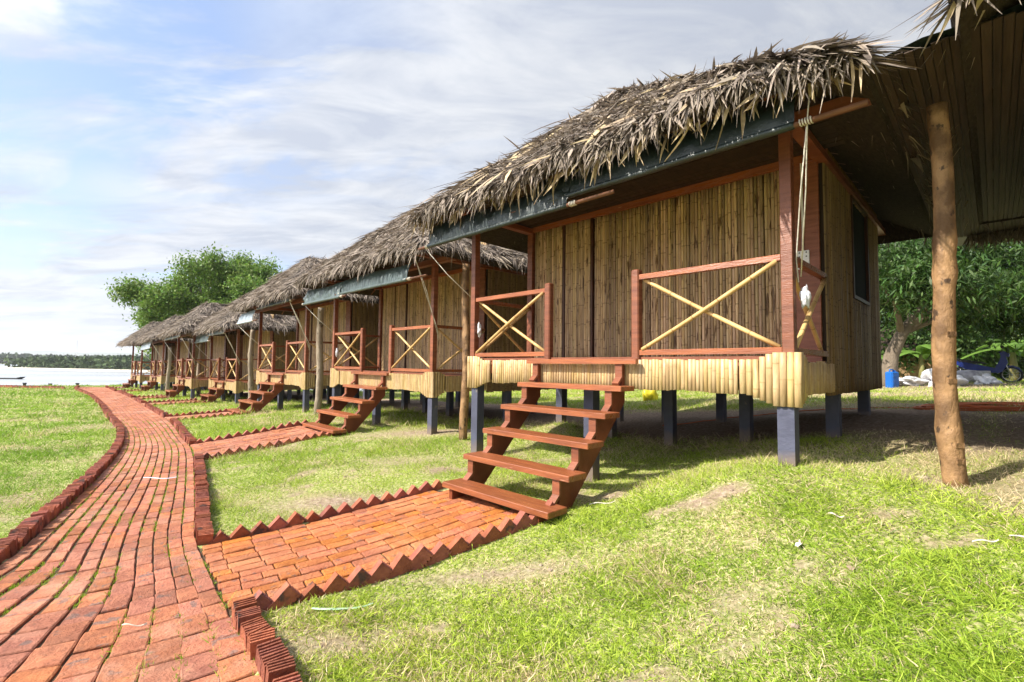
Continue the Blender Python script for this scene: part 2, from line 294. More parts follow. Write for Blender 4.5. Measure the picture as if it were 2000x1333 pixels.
def path_inside0(x,y,m=0.):
    x=np.asarray(x,float);y=np.asarray(y,float); sh=x.shape; x=x.ravel();y=y.ravel(); out=np.zeros(len(x),bool)
    cs=CC[::7]
    idx=np.zeros(len(x),int); best=np.full(len(x),1e9)
    for i,c in enumerate(cs):
        d=(x-c[0])**2+(y-c[1])**2; b=d<best; best[b]=d[b]; idx[b]=i*7
    a=CL[idx];b=CR[idx]; w=np.hypot(*(b-a).T); t=nrm_dir[idx]; c=CC[idx]
    nx,ny=-t[:,1],t[:,0]; lat=(x-c[:,0])*nx+(y-c[:,1])*ny; hw=np.abs(((b-a)[:,0]*nx+(b-a)[:,1]*ny))/2
    out=(np.abs(lat)<hw+m)&(best<9); return out.reshape(sh)
_t=np.gradient(CC,axis=0); nrm_dir=_t/np.hypot(_t[:,0],_t[:,1])[:,None]
# side paths: local x range of each hut, from stair foot (ly=-1.15) out to the main path
SP_X0,SP_X1=.80,2.24
def spx(k,ly):
    if k==1: return .66+.081*(ly+3.16), 1.91+.188*(ly+3.26)
    return SP_X0+0*ly,SP_X1+0*ly
NST={}
def side_len(k):
    for i in range(20,200):
        ly=-i*.05; x,y=h2w(k,(SP_X0+SP_X1)/2,ly)
        if path_inside(np.array([x]),np.array([y]),.0)[0]: return ly
    return -4
SIDE={k:side_len(k) for k in (1,2,3,4,5,6,7)}
SY0={}
for k in SIDE:
    X,Y,r,z=HUTS[k]; fx,fy=h2w(k,1.7,-1.1); n=int((z-float(G(fx,fy))-.02)/.2368)+1; NST[k]=n; SY0[k]=-(n-1)*.2549-.055+.18
NST[0]=4; SY0[0]=-1
def side_inside(x,y,m=0.):
    out=np.zeros(np.shape(x),bool)
    for k,l in SIDE.items():
        X,Y,r,z=HUTS[k]; c,s=math.cos(r),math.sin(r); lx=c*(x-X)+s*(y-Y); ly=-s*(x-X)+c*(y-Y)
        a_,b_=spx(k,ly); out|=(lx>a_-m)&(lx<b_+m)&(ly<SY0[k]+m)&(ly>l)
    return out
def under_hut(x,y):
    """0..1 bare soil factor below the huts"""
    out=np.zeros(np.shape(x))
    for k in HUTS:
        X,Y,r,z=HUTS[k]; c,s=math.cos(r),math.sin(r); lx=c*(x-X)+s*(y-Y); ly=-s*(x-X)+c*(y-Y)
        dx=np.maximum(np.maximum(-.3-lx,lx-4.6),0); dy=np.maximum(np.maximum(2.3-ly,ly-4.6),0)
        out=np.maximum(out,np.clip(1-np.hypot(dx,dy)/.8,0,1))
    return out
COAST=[(-90,36),(-45,33.2),(-33,32.2),(-28.5,33.6),(-27.5,44),(-24,46),(-19,42),(-18,33),(-14,28.5),(-9,25),(-4,24),(0,30),(8,60),(40,90)]
def land(x,y):
    """signed distance-ish to the coast: positive on land"""
    P=np.array(COAST,float); x=np.asarray(x,float);y=np.asarray(y,float); best=np.full(x.shape,1e9)
    for a,b in zip(P[:-1],P[1:]):
        d=b-a; t=np.clip(((x-a[0])*d[0]+(y-a[1])*d[1])/(d@d),0,1); best=np.minimum(best,np.hypot(x-a[0]-t*d[0],y-a[1]-t*d[1]))
    poly=np.r_[P,[(300,90),(300,-200),(-300,-200),(-300,36)]]; ins=np.zeros(x.shape,bool)
    j=len(poly)-1
    for i in range(len(poly)):
        xi,yi=poly[i];xj,yj=poly[j]
        ins^=((yi>y)!=(yj>y))&(x<(xj-xi)*(y-yi)/(yj-yi+1e-12)+xi); j=i
    return np.where(ins,best,-best)
SEA=-2.9
def bumps(x,y):
    near=np.exp(-(x*x+y*y)/900.)
    b=(fbm(x*1.1,y*1.1)-.5)*.07+(fbm(x*4,y*4,3)-.5)*.035
    m=.22*np.exp(-(((x-.75)/.75)**2+((y-7.3)/.55)**2))          # earth mound under the first hut
    m=m-.05*np.exp(-(((x-2.2)/.35)**2+((y-2.6)/.12)**2))
    return b*near+m
def ground(x,y,fine=True):
    z=G(x,y)+bumps(x,y); l=land(x,y); return np.where(l<0,np.maximum(z+l*.8,SEA-.6),z)
def gz(x,y): return float(ground(np.array([x]),np.array([y]))[0])
def pz(x,y): return float(G(x,y))+.012
# bareness of the turf: 0 lush, 1 soil
def bare(x,y):
    b=np.clip((fbm(x*.8+3,y*.8+9,4)-.66)*4,0,.7)
    b=np.maximum(b,np.clip((fbm(x*3.1+31,y*3.1+2,3)-.60)*4,0,.85))
    b=np.maximum(b,under_hut(x,y))
    for (cx,cy,rx,ry,a) in ((-1.7,4.75,.75,.35,.9),(-1.4,6.3,.9,.35,.55),(-.9,2.45,.5,.15,.8),(-.1,3.1,.8,.12,.75),(3.6,3.1,.9,.5,.7),(4.2,4.3,1.2,.8,.9),(-1.2,8.1,1.7,.4,.9),(6,7.5,3,1.2,.75),(9,11,4,1.5,.8),
                          (-9,10.5,1.2,.5,.6),(-8,7.9,.8,.3,.6),(-11,14.2,1,.5,.6),(14,14,6,2,.9)):
        b=np.maximum(b,a*np.exp(-(((x-cx)/rx)**2+((y-cy)/ry)**2)))
    return b
# ------------------------------------------------------------ ground
def ground_mat():
    m=bpy.data.materials.new('lawn_soil'); m.use_nodes=True; nt=m.node_tree; N=nt.nodes; L=nt.links; b=N['Principled BSDF']
    tc=N.new('ShaderNodeTexCoord'); at=N.new('ShaderNodeAttribute'); at.attribute_name='bare'; ls=N.new('ShaderNodeAttribute'); ls.attribute_name='shore'
    def noise(s,d=6,r=.6):
        n=N.new('ShaderNodeTexNoise'); n.inputs['Scale'].default_value=s; n.inputs['Detail'].default_value=d; n.inputs['Roughness'].default_value=r; L.new(tc.outputs['Object'],n.inputs['Vector']); return n.outputs['Fac']
    def ramp(f,st):
        r=N.new('ShaderNodeValToRGB'); L.new(f,r.inputs[0]); e=r.color_ramp.elements
        while len(e)<len(st): e.new(.5)
        for i,(p,c) in enumerate(st): e[i].position=p; e[i].color=(*c,1)
        return r.outputs[0]
    def mix(f,a,b_):
        x=N.new('ShaderNodeMix'); x.data_type='RGBA'; L.new(f,x.inputs[0]); L.new(a,x.inputs[6]); L.new(b_,x.inputs[7]); return x.outputs[2]
    grass=ramp(noise(38),[(.34,(.09,.13,.025)),(.48,(.24,.30,.06)),(.6,(.46,.42,.22))])
    soil=ramp(noise(26),[(.3,(.16,.11,.075)),(.5,(.28,.205,.15)),(.72,(.44,.35,.28))])
    sand=ramp(noise(2),[(.3,(.34,.29,.24)),(.7,(.44,.39,.33))])
    mm=N.new('ShaderNodeMath'); mm.operation='ADD'; L.new(at.outputs['Fac'],mm.inputs[0]); nn=N.new('ShaderNodeMath'); nn.operation='MULTIPLY_ADD'; L.new(noise(25,4),nn.inputs[0]); nn.inputs[1].default_value=.9; nn.inputs[2].default_value=-.4; L.new(nn.outputs[0],mm.inputs[1]); mm.use_clamp=True
    L.new(mix(ls.outputs['Fac'],mix(mm.outputs[0],grass,soil),sand),b.inputs['Base Color'])
    b.inputs['Roughness'].default_value=.95; b.inputs['Specular IOR Level'].default_value=.1
    bp=N.new('ShaderNodeBump'); bp.inputs['Strength'].default_value=.9; bp.inputs['Distance'].default_value=.025; L.new(noise(30,8,.7),bp.inputs['Height']); L.new(bp.outputs[0],b.inputs['Normal']); return m
M_ground=ground_mat()
def build_ground():
    n=420; t=np.linspace(-1,1,n); gx=np.sinh(t*4.6)/np.sinh(4.6)*220; 
    t2=np.linspace(-.55,1,n); gy=np.sinh(t2*4.2)/np.sinh(4.2)*160+3
    X,Y=np.meshgrid(gx,gy); Z=ground(X,Y); ins=path_inside(X,Y,-.02)|side_inside(X,Y,-.03); Z=np.where(ins,G(X,Y)-.12,Z)
    l=land(X,Y)
    i=np.arange(n-1); a=(i[:,None]*n+i[None,:]).ravel(); F=np.c_[a,a+1,a+n+1,a+n]
    me=np_mesh('ground',np.c_[X.ravel(),Y.ravel(),Z.ravel()],F,M_ground,True,{'bare':bare(X,Y).ravel(),'shore':np.clip(-l/1.2+.2,0,1).ravel()})
    link('ground',me,kind='structure')
build_ground()
def sea_mat():
    m=bpy.data.materials.new('shallow_sea'); m.use_nodes=True; nt=m.node_tree; N=nt.nodes; L=nt.links; b=N['Principled BSDF']
    b.inputs['Base Color'].default_value=(.33,.36,.38,1); b.inputs['Roughness'].default_value=.22; b.inputs['IOR'].default_value=1.33; b.inputs['Specular IOR Level'].default_value=.5
    tc=N.new('ShaderNodeTexCoord'); mp=N.new('ShaderNodeMapping'); mp.inputs['Scale'].default_value=(.35,1.2,1); L.new(tc.outputs['Object'],mp.inputs[0])
    n=N.new('ShaderNodeTexNoise'); n.inputs['Scale'].default_value=1.6; n.inputs['Detail'].default_value=7; L.new(mp.outputs[0],n.inputs['Vector'])
    n2=N.new('ShaderNodeTexNoise'); n2.inputs['Scale'].default_value=.03; n2.inputs['Detail'].default_value=4; L.new(mp.outputs[0],n2.inputs['Vector'])
    r=N.new('ShaderNodeValToRGB'); L.new(n2.outputs['Fac'],r.inputs[0]); r.color_ramp.elements[0].position=.4; r.color_ramp.elements[0].color=(.40,.41,.41,1); r.color_ramp.elements[1].position=.6; r.color_ramp.elements[1].color=(.27,.30,.33,1); L.new(r.outputs[0],b.inputs['Base Color'])
    bp=N.new('ShaderNodeBump'); bp.inputs['Strength'].default_value=.25; bp.inputs['Distance'].default_value=.06; L.new(n.outputs['Fac'],bp.inputs['Height']); L.new(bp.outputs[0],b.inputs['Normal']); return m
me=np_mesh('water',[(-9000,8,SEA),(9000,8,SEA),(9000,9000,SEA),(-9000,9000,SEA)],[(0,1,2,3)],sea_mat()); link('water',me,kind='structure')
# ------------------------------------------------------------ brick paths and kerbs
def brick_mesh(name,l,w,h,mat,seed):
    rr=random.Random(seed); m=MB(); c=.005; n=4   # slightly irregular outline, worn top edge
    pts=[]
    for i in range(n+1): pts.append((-l/2+l*i/n,-w/2+rr.uniform(-.002,.002)))
    for i in range(n+1): pts.append((l/2-l*i/n,w/2+rr.uniform(-.002,.002)))
    k=len(pts); V=[(x,y,-h) for x,y in pts]+[(x,y,-c) for x,y in pts]+[(x*(1-2*c/l),y*(1-2*c/w),rr.uniform(-.0015,.0015)) for x,y in pts]
    m.v=V; m.f=[tuple(2*k+i for i in range(k))]+[(a*k+i,a*k+(i+1)%k,(a+1)*k+(i+1)%k,(a+1)*k+i) for a in (0,1) for i in range(k)]
    return m.mesh(name,mat)
def grooved(name,l,h,t,mat,ng,side=False):
    """brick seen end-on: outline l (x) by h (z) with notches in the top edge (and one side), extruded t along y"""
    o=[(-l/2,-h/2),(l/2,-h/2)]; gd=.010
    if side:
        for i in range(6): z=-h/2+h*(i+.7)/6.6; o+=[(l/2,z-.004),(l/2-gd,z-.002),(l/2-gd,z+.004),(l/2,z+.006)]
    o.append((l/2,h/2))
    for i in range(ng):
        x=l/2-l*(i+.75)/(ng+.5); g=l*.09; o+=[(x+g,h/2),(x+g*.7,h/2-gd),(x-g*.7,h/2-gd),(x-g,h/2)]
    o.append((-l/2,h/2)); m=MB(); m.prism(o,-t/2,t/2); return m.mesh(name,mat)
BR=[brick_mesh('brick',.2,.1,.06,M_brick,i) for i in range(6)]; BR2=[brick_mesh('brick',.2,.1,.06,M_brick2,i+9) for i in range(6)]
KB=[grooved('kerb_brick',.062,.2,.105,M_kerb,3),grooved('kerb_brick',.066,.2,.1,M_kerb,3)]
TB=[grooved('kerb_brick',.1,.2,.066,M_kerb,4,True),grooved('kerb_brick',.1,.2,.062,M_kerb2 if 'M_kerb2' in globals() else M_kerb,5,True)]
def join_mesh(name,items,mat):
    Vs=[];Fs=[];off=0;cache={}
    for me,M in items:
        if me.name not in cache:
            v=np.empty(len(me.vertices)*3); me.vertices.foreach_get('co',v); cache[me.name]=(v.reshape(-1,3),[tuple(p.vertices) for p in me.polygons])
        v,f=cache[me.name]; A=np.array(M); Vs.append(v@A[:3,:3].T+A[:3,3]); Fs+= [tuple(i+off for i in q) for q in f]; off+=len(v)
    me=bpy.data.meshes.new(name); me.from_pydata(np.concatenate(Vs).tolist(),[],Fs); me.materials.append(mat); me.update(); return me
FWD=(math.cos(R(0)),0)
def inview(x,y): return y>.3 and abs(x)<y*1.12+.1 and not (y<2.0 and abs(x)<3 and y<1.5)
def lay(parent,items,mat,limit,word,stuffname):
    """items: (mesh, Matrix, x, y): the nearest in view become objects, the rest one joined part"""
    items=sorted(items,key=lambda i:(not inview(i[2],i[3]),i[2]**2+i[3]**2)); near=[i for i in items[:limit] if inview(i[2],i[3])]; ids=set(id(i) for i in near)
    for me,M,x,y in near:
        o=bpy.data.objects.new(word,me); COL.objects.link(o); o.parent=parent; o.matrix_local=M
    far=[(me,M) for it in items if id(it) not in ids for me,M in [it[:2]]]
    if far: link(stuffname,join_mesh(stuffname,far,mat),parent,kind='stuff')
def slope_frame(x,y,ang,z,tilt=.006):
    e=.06; gx=(float(G(x+e,y))-float(G(x-e,y)))/(2*e); gy=(float(G(x,y+e))-float(G(x,y-e)))/(2*e)
    n=Vector((-gx+random.gauss(0,tilt),-gy+random.gauss(0,tilt),1)).normalized(); a=Vector((math.cos(ang),math.sin(ang),0)); a=(a-n*a.dot(n)).normalized(); b=n.cross(a)
    return Matrix(((a.x,b.x,n.x,x),(a.y,b.y,n.y,y),(a.z,b.z,n.z,z),(0,0,0,1)))
def build_path():
    V=[];F=[]
    for i in range(0,CN,3):
        for j in range(9): p=CL[i]+(CR[i]-CL[i])*j/8; V.append((p[0],p[1],float(G(*p))+.006))
    n=len(V)//9; F=[(9*i+j,9*i+j+1,9*i+j+10,9*i+j+9) for i in range(n-1) for j in range(8)]
    me=np_mesh('path',V,F,M_bed); path=link('path',me,kind='structure')
    items=[]; NC=11
    for j in range(NC):
        s=random.uniform(-.2,0)
        while s<STOT:
            l=.205*random.choice((1,1,1,1,.97,1.03,.55 if random.random()<.25 else 1)); v=(j+.5)/NC
            p=pathpt(s+l/2,v)[0]; q=pathpt(s+l/2+.05,v)[0]; i=min(int(np.interp(s+l/2,SARC,np.arange(CN))),CN-1)
            a=CL[i];b=CR[i];t=nrm_dir[i]; w=abs((b-a)[0]*-t[1]+(b-a)[1]*t[0])/NC
            ang=math.atan2(q[1]-p[1],q[0]-p[0])+random.gauss(0,.018); sag=random.gauss(0,.0025)
            M=slope_frame(p[0],p[1],ang,float(G(*p))+.02+sag,.009)@Matrix.Diagonal((l*.965/.2,(w-.011)/.1*random.uniform(.94,1.0),1,1))
            items.append((random.choice(BR),M,p[0],p[1]))
            # true advance along this column
            s+=l*float(np.clip(.05/max(.02,math.hypot(*(q-p))),.6,1.6))
    lay(path,items,M_brick,300,'brick','paving_bricks')
    for side,A,name in ((0,CL,'left'),(1,CR,'right')):
        items=[]; d=np.r_[0,np.cumsum(np.hypot(*np.diff(A,axis=0).T))]; s=0.
        while s<d[-1]:
            x=float(np.interp(s,d,A[:,0]));y=float(np.interp(s,d,A[:,1])); x2=float(np.interp(s+.15,d,A[:,0]));y2=float(np.interp(s+.15,d,A[:,1])); ang=math.atan2(y2-y,x2-x) if s<d[-1]-.2 else ang
            nx,ny=-math.sin(ang),math.cos(ang); o=.055*(1 if side==0 else -1); x+=nx*o;y+=ny*o; step=random.uniform(.066,.076)
            skip=False
            if side:
                for k,l in SIDE.items():
                    X,Y,r,z=HUTS[k]; c,sn=math.cos(r),math.sin(r); lx=c*(x-X)+sn*(y-Y); ly=-sn*(x-X)+c*(y-Y)
                    a_,b_=spx(k,ly)
                    if a_-.02<lx<b_+.04 and l-1.5<ly<SY0[k]: skip=True
            if not skip:
                M=Matrix.Translation((x+random.gauss(0,.005)*nx,y+random.gauss(0,.005)*ny,float(G(x,y))+.005+random.gauss(0,.012)))@Matrix.Rotation(ang+random.gauss(0,.08),4,'Z')@Matrix.Rotation(random.gauss(-.2,.07),4,'Y')@Matrix.Rotation(random.gauss(0,.04),4,'X')
                items.append((random.choice(KB),M,x,y))
            s+=step
        kb=MB(); 
        V=[];
        for i in range(0,CN,4): 
            t=nrm_dir[i]; nn=np.array([-t[1],t[0]])*(1 if side==0 else -1); 
            for o in (.01,.10): p=A[i]+nn*o; V.append((p[0],p[1],float(G(*p))-.02))
        me=np_mesh('kerb',V,[(2*i,2*i+1,2*i+3,2*i+2) for i in range(len(V)//2-1)],M_bed); kerb=link('kerb',me,kind='structure',label='brick kerb along the '+name+' edge of the winding path')
        lay(kerb,items,M_kerb,230,'kerb_brick','kerb_bricks')
build_path()
def teeth_line(P0,P1,zoff=.0,lean=1):
    P0=np.array(P0);P1=np.array(P1); L=np.hypot(*(P1-P0)); n=int(L/.137); ang=math.atan2(*(P1-P0)[::-1]); out=[]
    for i in range(n):
        p=P0+(P1-P0)*(i+.5)/n; 
        M=Matrix.Translation((p[0],p[1],float(G(*p))+.005+zoff+random.gauss(0,.009)))@Matrix.Rotation(ang+random.gauss(0,.05),4,'Z')@Matrix.Rotation(lean*R(-45)+random.gauss(0,.06),4,'Y')@Matrix.Rotation(random.gauss(0,.03),4,'X')
        out.append((random.choice(TB),M,p[0],p[1]))
    return out
def build_side(k):
    l=SIDE[k]; X,Y,r,z=HUTS[k]; y1=SY0[k]; x0,x1=SP_X0,SP_X1
    N=14; V=[]
    for i in range(N+1):
        ly=l-.55+(y1-l+.55)*i/N
        for lx in spx(k,ly): p=h2w(k,lx,ly); V.append((*p,float(G(*p))+.002))
    side=link('side_path',np_mesh('side_path',V,[(2*i,2*i+1,2*i+3,2*i+2) for i in range(N)],M_bed),kind='structure')
    items=[]; NC=13; w=(x1-x0)/NC
    for j in range(NC):
        v_=(j+.5)/NC; s=l+.6
        def cx(ly): a_,b_=spx(k,ly); return a_+(b_-a_)*v_
        while s>l-1.2 and not path_inside(*[np.array([q]) for q in h2w(k,cx(s),s)],.0)[0]: s-=.02
        s+=.03; first=True
        while s<y1-.1+random.uniform(-.05,.05):
            L_=.205*(random.choice((1,.5,.75,.6)) if first else random.choice((1,1,1,.97,1.04,.6))); first=False; p=h2w(k,cx(s+L_/2),s+L_/2); q=h2w(k,cx(s+L_),s+L_); a_,b_=spx(k,s+L_/2); w=(b_-a_)/NC
            if True:
                M=slope_frame(p[0],p[1],math.atan2(q[1]-p[1],q[0]-p[0])+random.gauss(0,.015),float(G(*p))+.018+random.gauss(0,.0025),.009)@Matrix.Diagonal((L_*.965/.2,(w-.008)/.1*random.uniform(.95,1),1,1))
                items.append((random.choice(BR2 if k==1 else BR),M,*p))
            s+=L_
    lay(side,items,M_brick2 if k==1 else M_brick,300 if k==1 else 0,'brick','paving_bricks')
    desc={1:'wet orange brick path leading to the nearest hut',2:'brick path leading to the second hut'}
    if k<5: desc.setdefault(k,'short brick path leading to the '+['','','','third','fourth'][k]+' hut'); 
    side['label']=desc.get(k,'short brick path at the far end of the row of huts')
    for nm,ci,lean in (('far side',0,-1),('near side',1,-1)):
        o_=(-.035,.035)[ci]; la=l+.7
        while la>l-1 and not path_inside(*[np.array([q]) for q in h2w(k,spx(k,la)[ci]+o_,la)],.05)[0]: la-=.02
        a=h2w(k,spx(k,la)[ci]+o_,la); b=h2w(k,spx(k,y1)[ci]+o_,y1+.05); it=[i for i in teeth_line(a,b,0,lean) if not path_inside(np.array([i[2]]),np.array([i[3]]),.02)[0]]
        if not it: continue
        m=MB(); p0=Vector((*a,float(G(*a))-.03)); p1=Vector((*b,float(G(*b))-.03)); m.tube([p0,(p0+p1)/2,p1],.02,4)
        kb=m.ob('kerb',M_bed,kind='structure',label='saw-toothed brick kerb on the %s of the brick path to hut %s'%(nm,['','one','two','three','four','five','six','seven'][k]) if 0 else 'saw-toothed brick kerb along the %s of a side path'%nm)
        lay(kb,it,M_kerb,300 if k<=2 else 0,'kerb_brick','kerb_bricks')
for k in SIDE: build_side(k)
def far_kerb():
    m=MB(); P=[(-60,33.0),(-45,30.9),(-31.5,29.35),(-26.2,28.1)]; it=[]
    for a,b in zip(P[:-1],P[1:]): it+=teeth_line(a,b,.05)
    P=[(-20.3,24.0),(-23.5,27.2)]
    m.tube([(x,y,float(G(x,y))-.03) for x,y in ((-60,33.0),(-45,30.9),(-31.5,29.35),(-26.2,28.1))],.02,4)
    kb=m.ob('kerb',M_bed,kind='structure',label='low saw-toothed brick kerb along the sea edge of the lawn'); lay(kb,it,M_kerb,0,'kerb_brick','kerb_bricks')
far_kerb()
# ------------------------------------------------------------ bamboo huts
_cane={}
def cane_rings(L,r,seed,z0=0):
    rr=random.Random(seed); z=z0; pts=[];rad=[];at=[]; nx=rr.uniform(.03,.3); dx=rr.uniform(-.002,.002); dy=rr.uniform(-.002,.002)
    pts.append((0,0,z0)); rad.append(r); at.append(0)
    while nx<L-.03:
        for d,f,a in ((-.010,1.,0),(-.003,1.01,.6),(.0,1.05,1),(.004,1.,.5),(.010,.99,0)):
            t=(nx+d)/L; pts.append((dx*math.sin(t*5),dy*math.sin(t*4),z0+nx+d)); rad.append(r*f*rr.uniform(.97,1.03)); at.append(a)
        nx+=rr.uniform(.2,.36)
    pts.append((0,0,z0+L)); rad.append(r*.97); at.append(0); return pts,rad,at
def cane(L,r,v,mat,n=6,name='cane'):
    key=(round(L,3),r,v,mat.name,n)
    if key not in _cane:
        m=MB(); p,q,a=cane_rings(L,r,hash((v,int(L*100)))%9999); m.tube(p,q,n,True,a); _cane[key]=m.mesh(name,mat,True,True)
    return _cane[key]
_shared={}
def shared(key,fn):
    if key not in _shared: _shared[key]=fn()
    return _shared[key]
def canes_joined(specs,r,mat,n=5,seed=1):
    """specs: (x,y,z0,z1)"""
    m=MB(); rr=random.Random(seed)
    for (x,y,z0,z1) in specs:
        p,q,a=cane_rings(z1-z0,r*rr.uniform(.85,1.1),rr.random(),z0); ox=rr.uniform(-.002,.002); m.tube([(x+ox+u,y+rr.uniform(0,.002)+v,w) for u,v,w in p],q,n,False,a)
    return m.mesh('canes',mat,True,True)
BEAM_Z=1.97
def wall_specs(x0,x1,y,z0,z1,step): 
    n=int(round((x1-x0)/step)); return [(x0+(i+.5)*(x1-x0)/n,y,z0+random.uniform(0,.01),z1) for i in range(n)]
def skirt_specs():
    """front skirt canes: (x, y, z0, z1, r, kind)"""
    S=[]; n=90
    x=.42
    while x<3.42: S.append((x,-.030,-.265+.008*math.sin(x*9)+random.uniform(-.004,.004),.018+random.uniform(-.004,.003),.0195)); x+=.0355
    for side in (0,1):
        xs=[.30,.345,.0,-.045] if 0 else None
        for i in range(9):
            x=3.46+i*.05; drop=-.265-min(1,max(0,(i-.5))/4.5)*.085
            X=x if side else 3.8-x
            S.append((X,-.036,drop,min(.07,.018+max(0,i-2)*.022),.0272))
    return S
def skirt_side_specs():
    S=[]
    for i in range(5): S.append((-.02+i*.05,-.35+max(0,i-1)*.022,.07-max(0,i-2)*.02,.025))
    y=.24
    while y<1.13: S.append((y,-.265+random.uniform(-.006,.006),.0+random.uniform(-.008,.006),.0175)); y+=.0355
    return S
random.seed(21); SKF=skirt_specs(); SKS=skirt_side_specs()
def post(parent,name,x,y,z0,z1,s=.09,mat=None,sx=None,cap=False,**k):
    sx=sx or s; m=MB(); m.cbox(x-sx/2,x+sx/2,y-s/2,y+s/2,z0,z1,.012 if cap else .004); return m.ob(name,mat or M_wood,parent,**k)
def brace(parent,p0,p1,r=.02,v=0):
    p0=Vector(p0);p1=Vector(p1); L=(p1-p0).length; m=MB(); pts,rad,at=cane_rings(L,r,v); M=Matrix.Translation(p0)@(p1-p0).to_track_quat('Z','X').to_matrix().to_4x4(); B=random.Random(v).uniform(-.012,.012)
    m.tube([M@Vector((a+B*math.sin(math.pi*c/L),b,c)) for a,b,c in pts],rad,9,True,at); return m.ob('brace',M_brace,parent,smooth=True,attr=True)
def railing(root,p0,p1,mat=None,newel=None):
    (x0,y0),(x1,y1)=p0,p1; along=(x1-x0)!=0; rl=None
    for nm,z0,z1 in (('railing',.80,.85),('bottom_rail',.062,.112)):
        m=MB()
        if along: m.cbox(x0,x1,y0-.03,y0+.03,z0,z1,.004)
        else: m.cbox(x0-.03,x0+.03,y0,y1,z0,z1,.004)
        o=m.ob(nm,M_woodh,rl or root); rl=rl or o
    e=.03
    if newel is not None: post(rl,'newel_post',newel,y0,0,.905,.085,cap=True)
    ox=(0,-.022) if along else (.022,0); ox2=(0,.022) if along else (-.022,0)
    v=random.randint(0,999)
    a=Vector((x0,y0,0));b=Vector((x1,y1,0)); d=(b-a).normalized()*e; a=a+d;b=b-d
    brace(rl,a+Vector((*ox,.115)),b+Vector((*ox,.80)),.02,v); brace(rl,a+Vector((*ox2,.80)),b+Vector((*ox2,.115)),.019,v+1)
    return rl
def tarp(root,x0,x1,y,zt,zb,mat,pole=None,seed=0,wr=.018):
    nx,nz=64,12; V=[];rr=random.Random(seed); ph=[rr.uniform(0,6) for _ in range(6)]
    sx=np.linspace(0,1,nx); 
    for j in range(nz):
        t=j/(nz-1)
        for i in range(nx):
            u=i/(nx-1); X=x0+(x1-x0)*u; e=math.exp(-u*7)+math.exp(-(1-u)*7)
            w=wr*(math.sin(X*9+t*4+ph[0])*.4+math.sin(X*23-t*9+ph[1])*.35*(.3+e)+math.sin(X*41+t*14+ph[2])*.25*e)*math.sin(math.pi*min(1,t*1.0)*.85+.25)
            sag=.012*math.sin(X*3+ph[3])*(1-t)
            V.append((X,y-.05*(1-t)*0+.10*(1-t)+w-.03*math.sin(math.pi*t),zt+(zb-zt)*t+sag))
    F=[(j*nx+i,j*nx+i+1,(j+1)*nx+i+1,(j+1)*nx+i) for j in range(nz-1) for i in range(nx-1)]
    m=MB(); m.v=V; m.f=F; me=m.mesh('awning',mat,True); o=link('awning',me,root); m=MB()
    m.tube([(x0+(x1-x0)*i/20,y+random.uniform(-.002,.002),zb-.012+random.uniform(-.002,.002)) for i in range(21)],[.03]*21,8)
    m.ob('hem',mat,o,smooth=True)
    if pole:
        p=MB(); p.tube([(pole[0],y,zb-.012),((pole[0]+pole[1])/2,y,zb-.012),(pole[1],y,zb-.012)],.019,10); p.ob('pole',M_pole,o,smooth=True)
        for e in (pole[0],pole[1]):
            c=(x0-.03 if e<x0 else x1+.06)
            q=MB()
            if abs(e-c)<.9:
                pts=[(c+.05*i/18-.03,y+.024*math.cos(i*1.05),zb-.012+.024*math.sin(i*1.05)) for i in range(30)]; q.tube(pts,.005,5)
            if q.v: q.ob('lashing',M_rope,o,smooth=True)
    return o
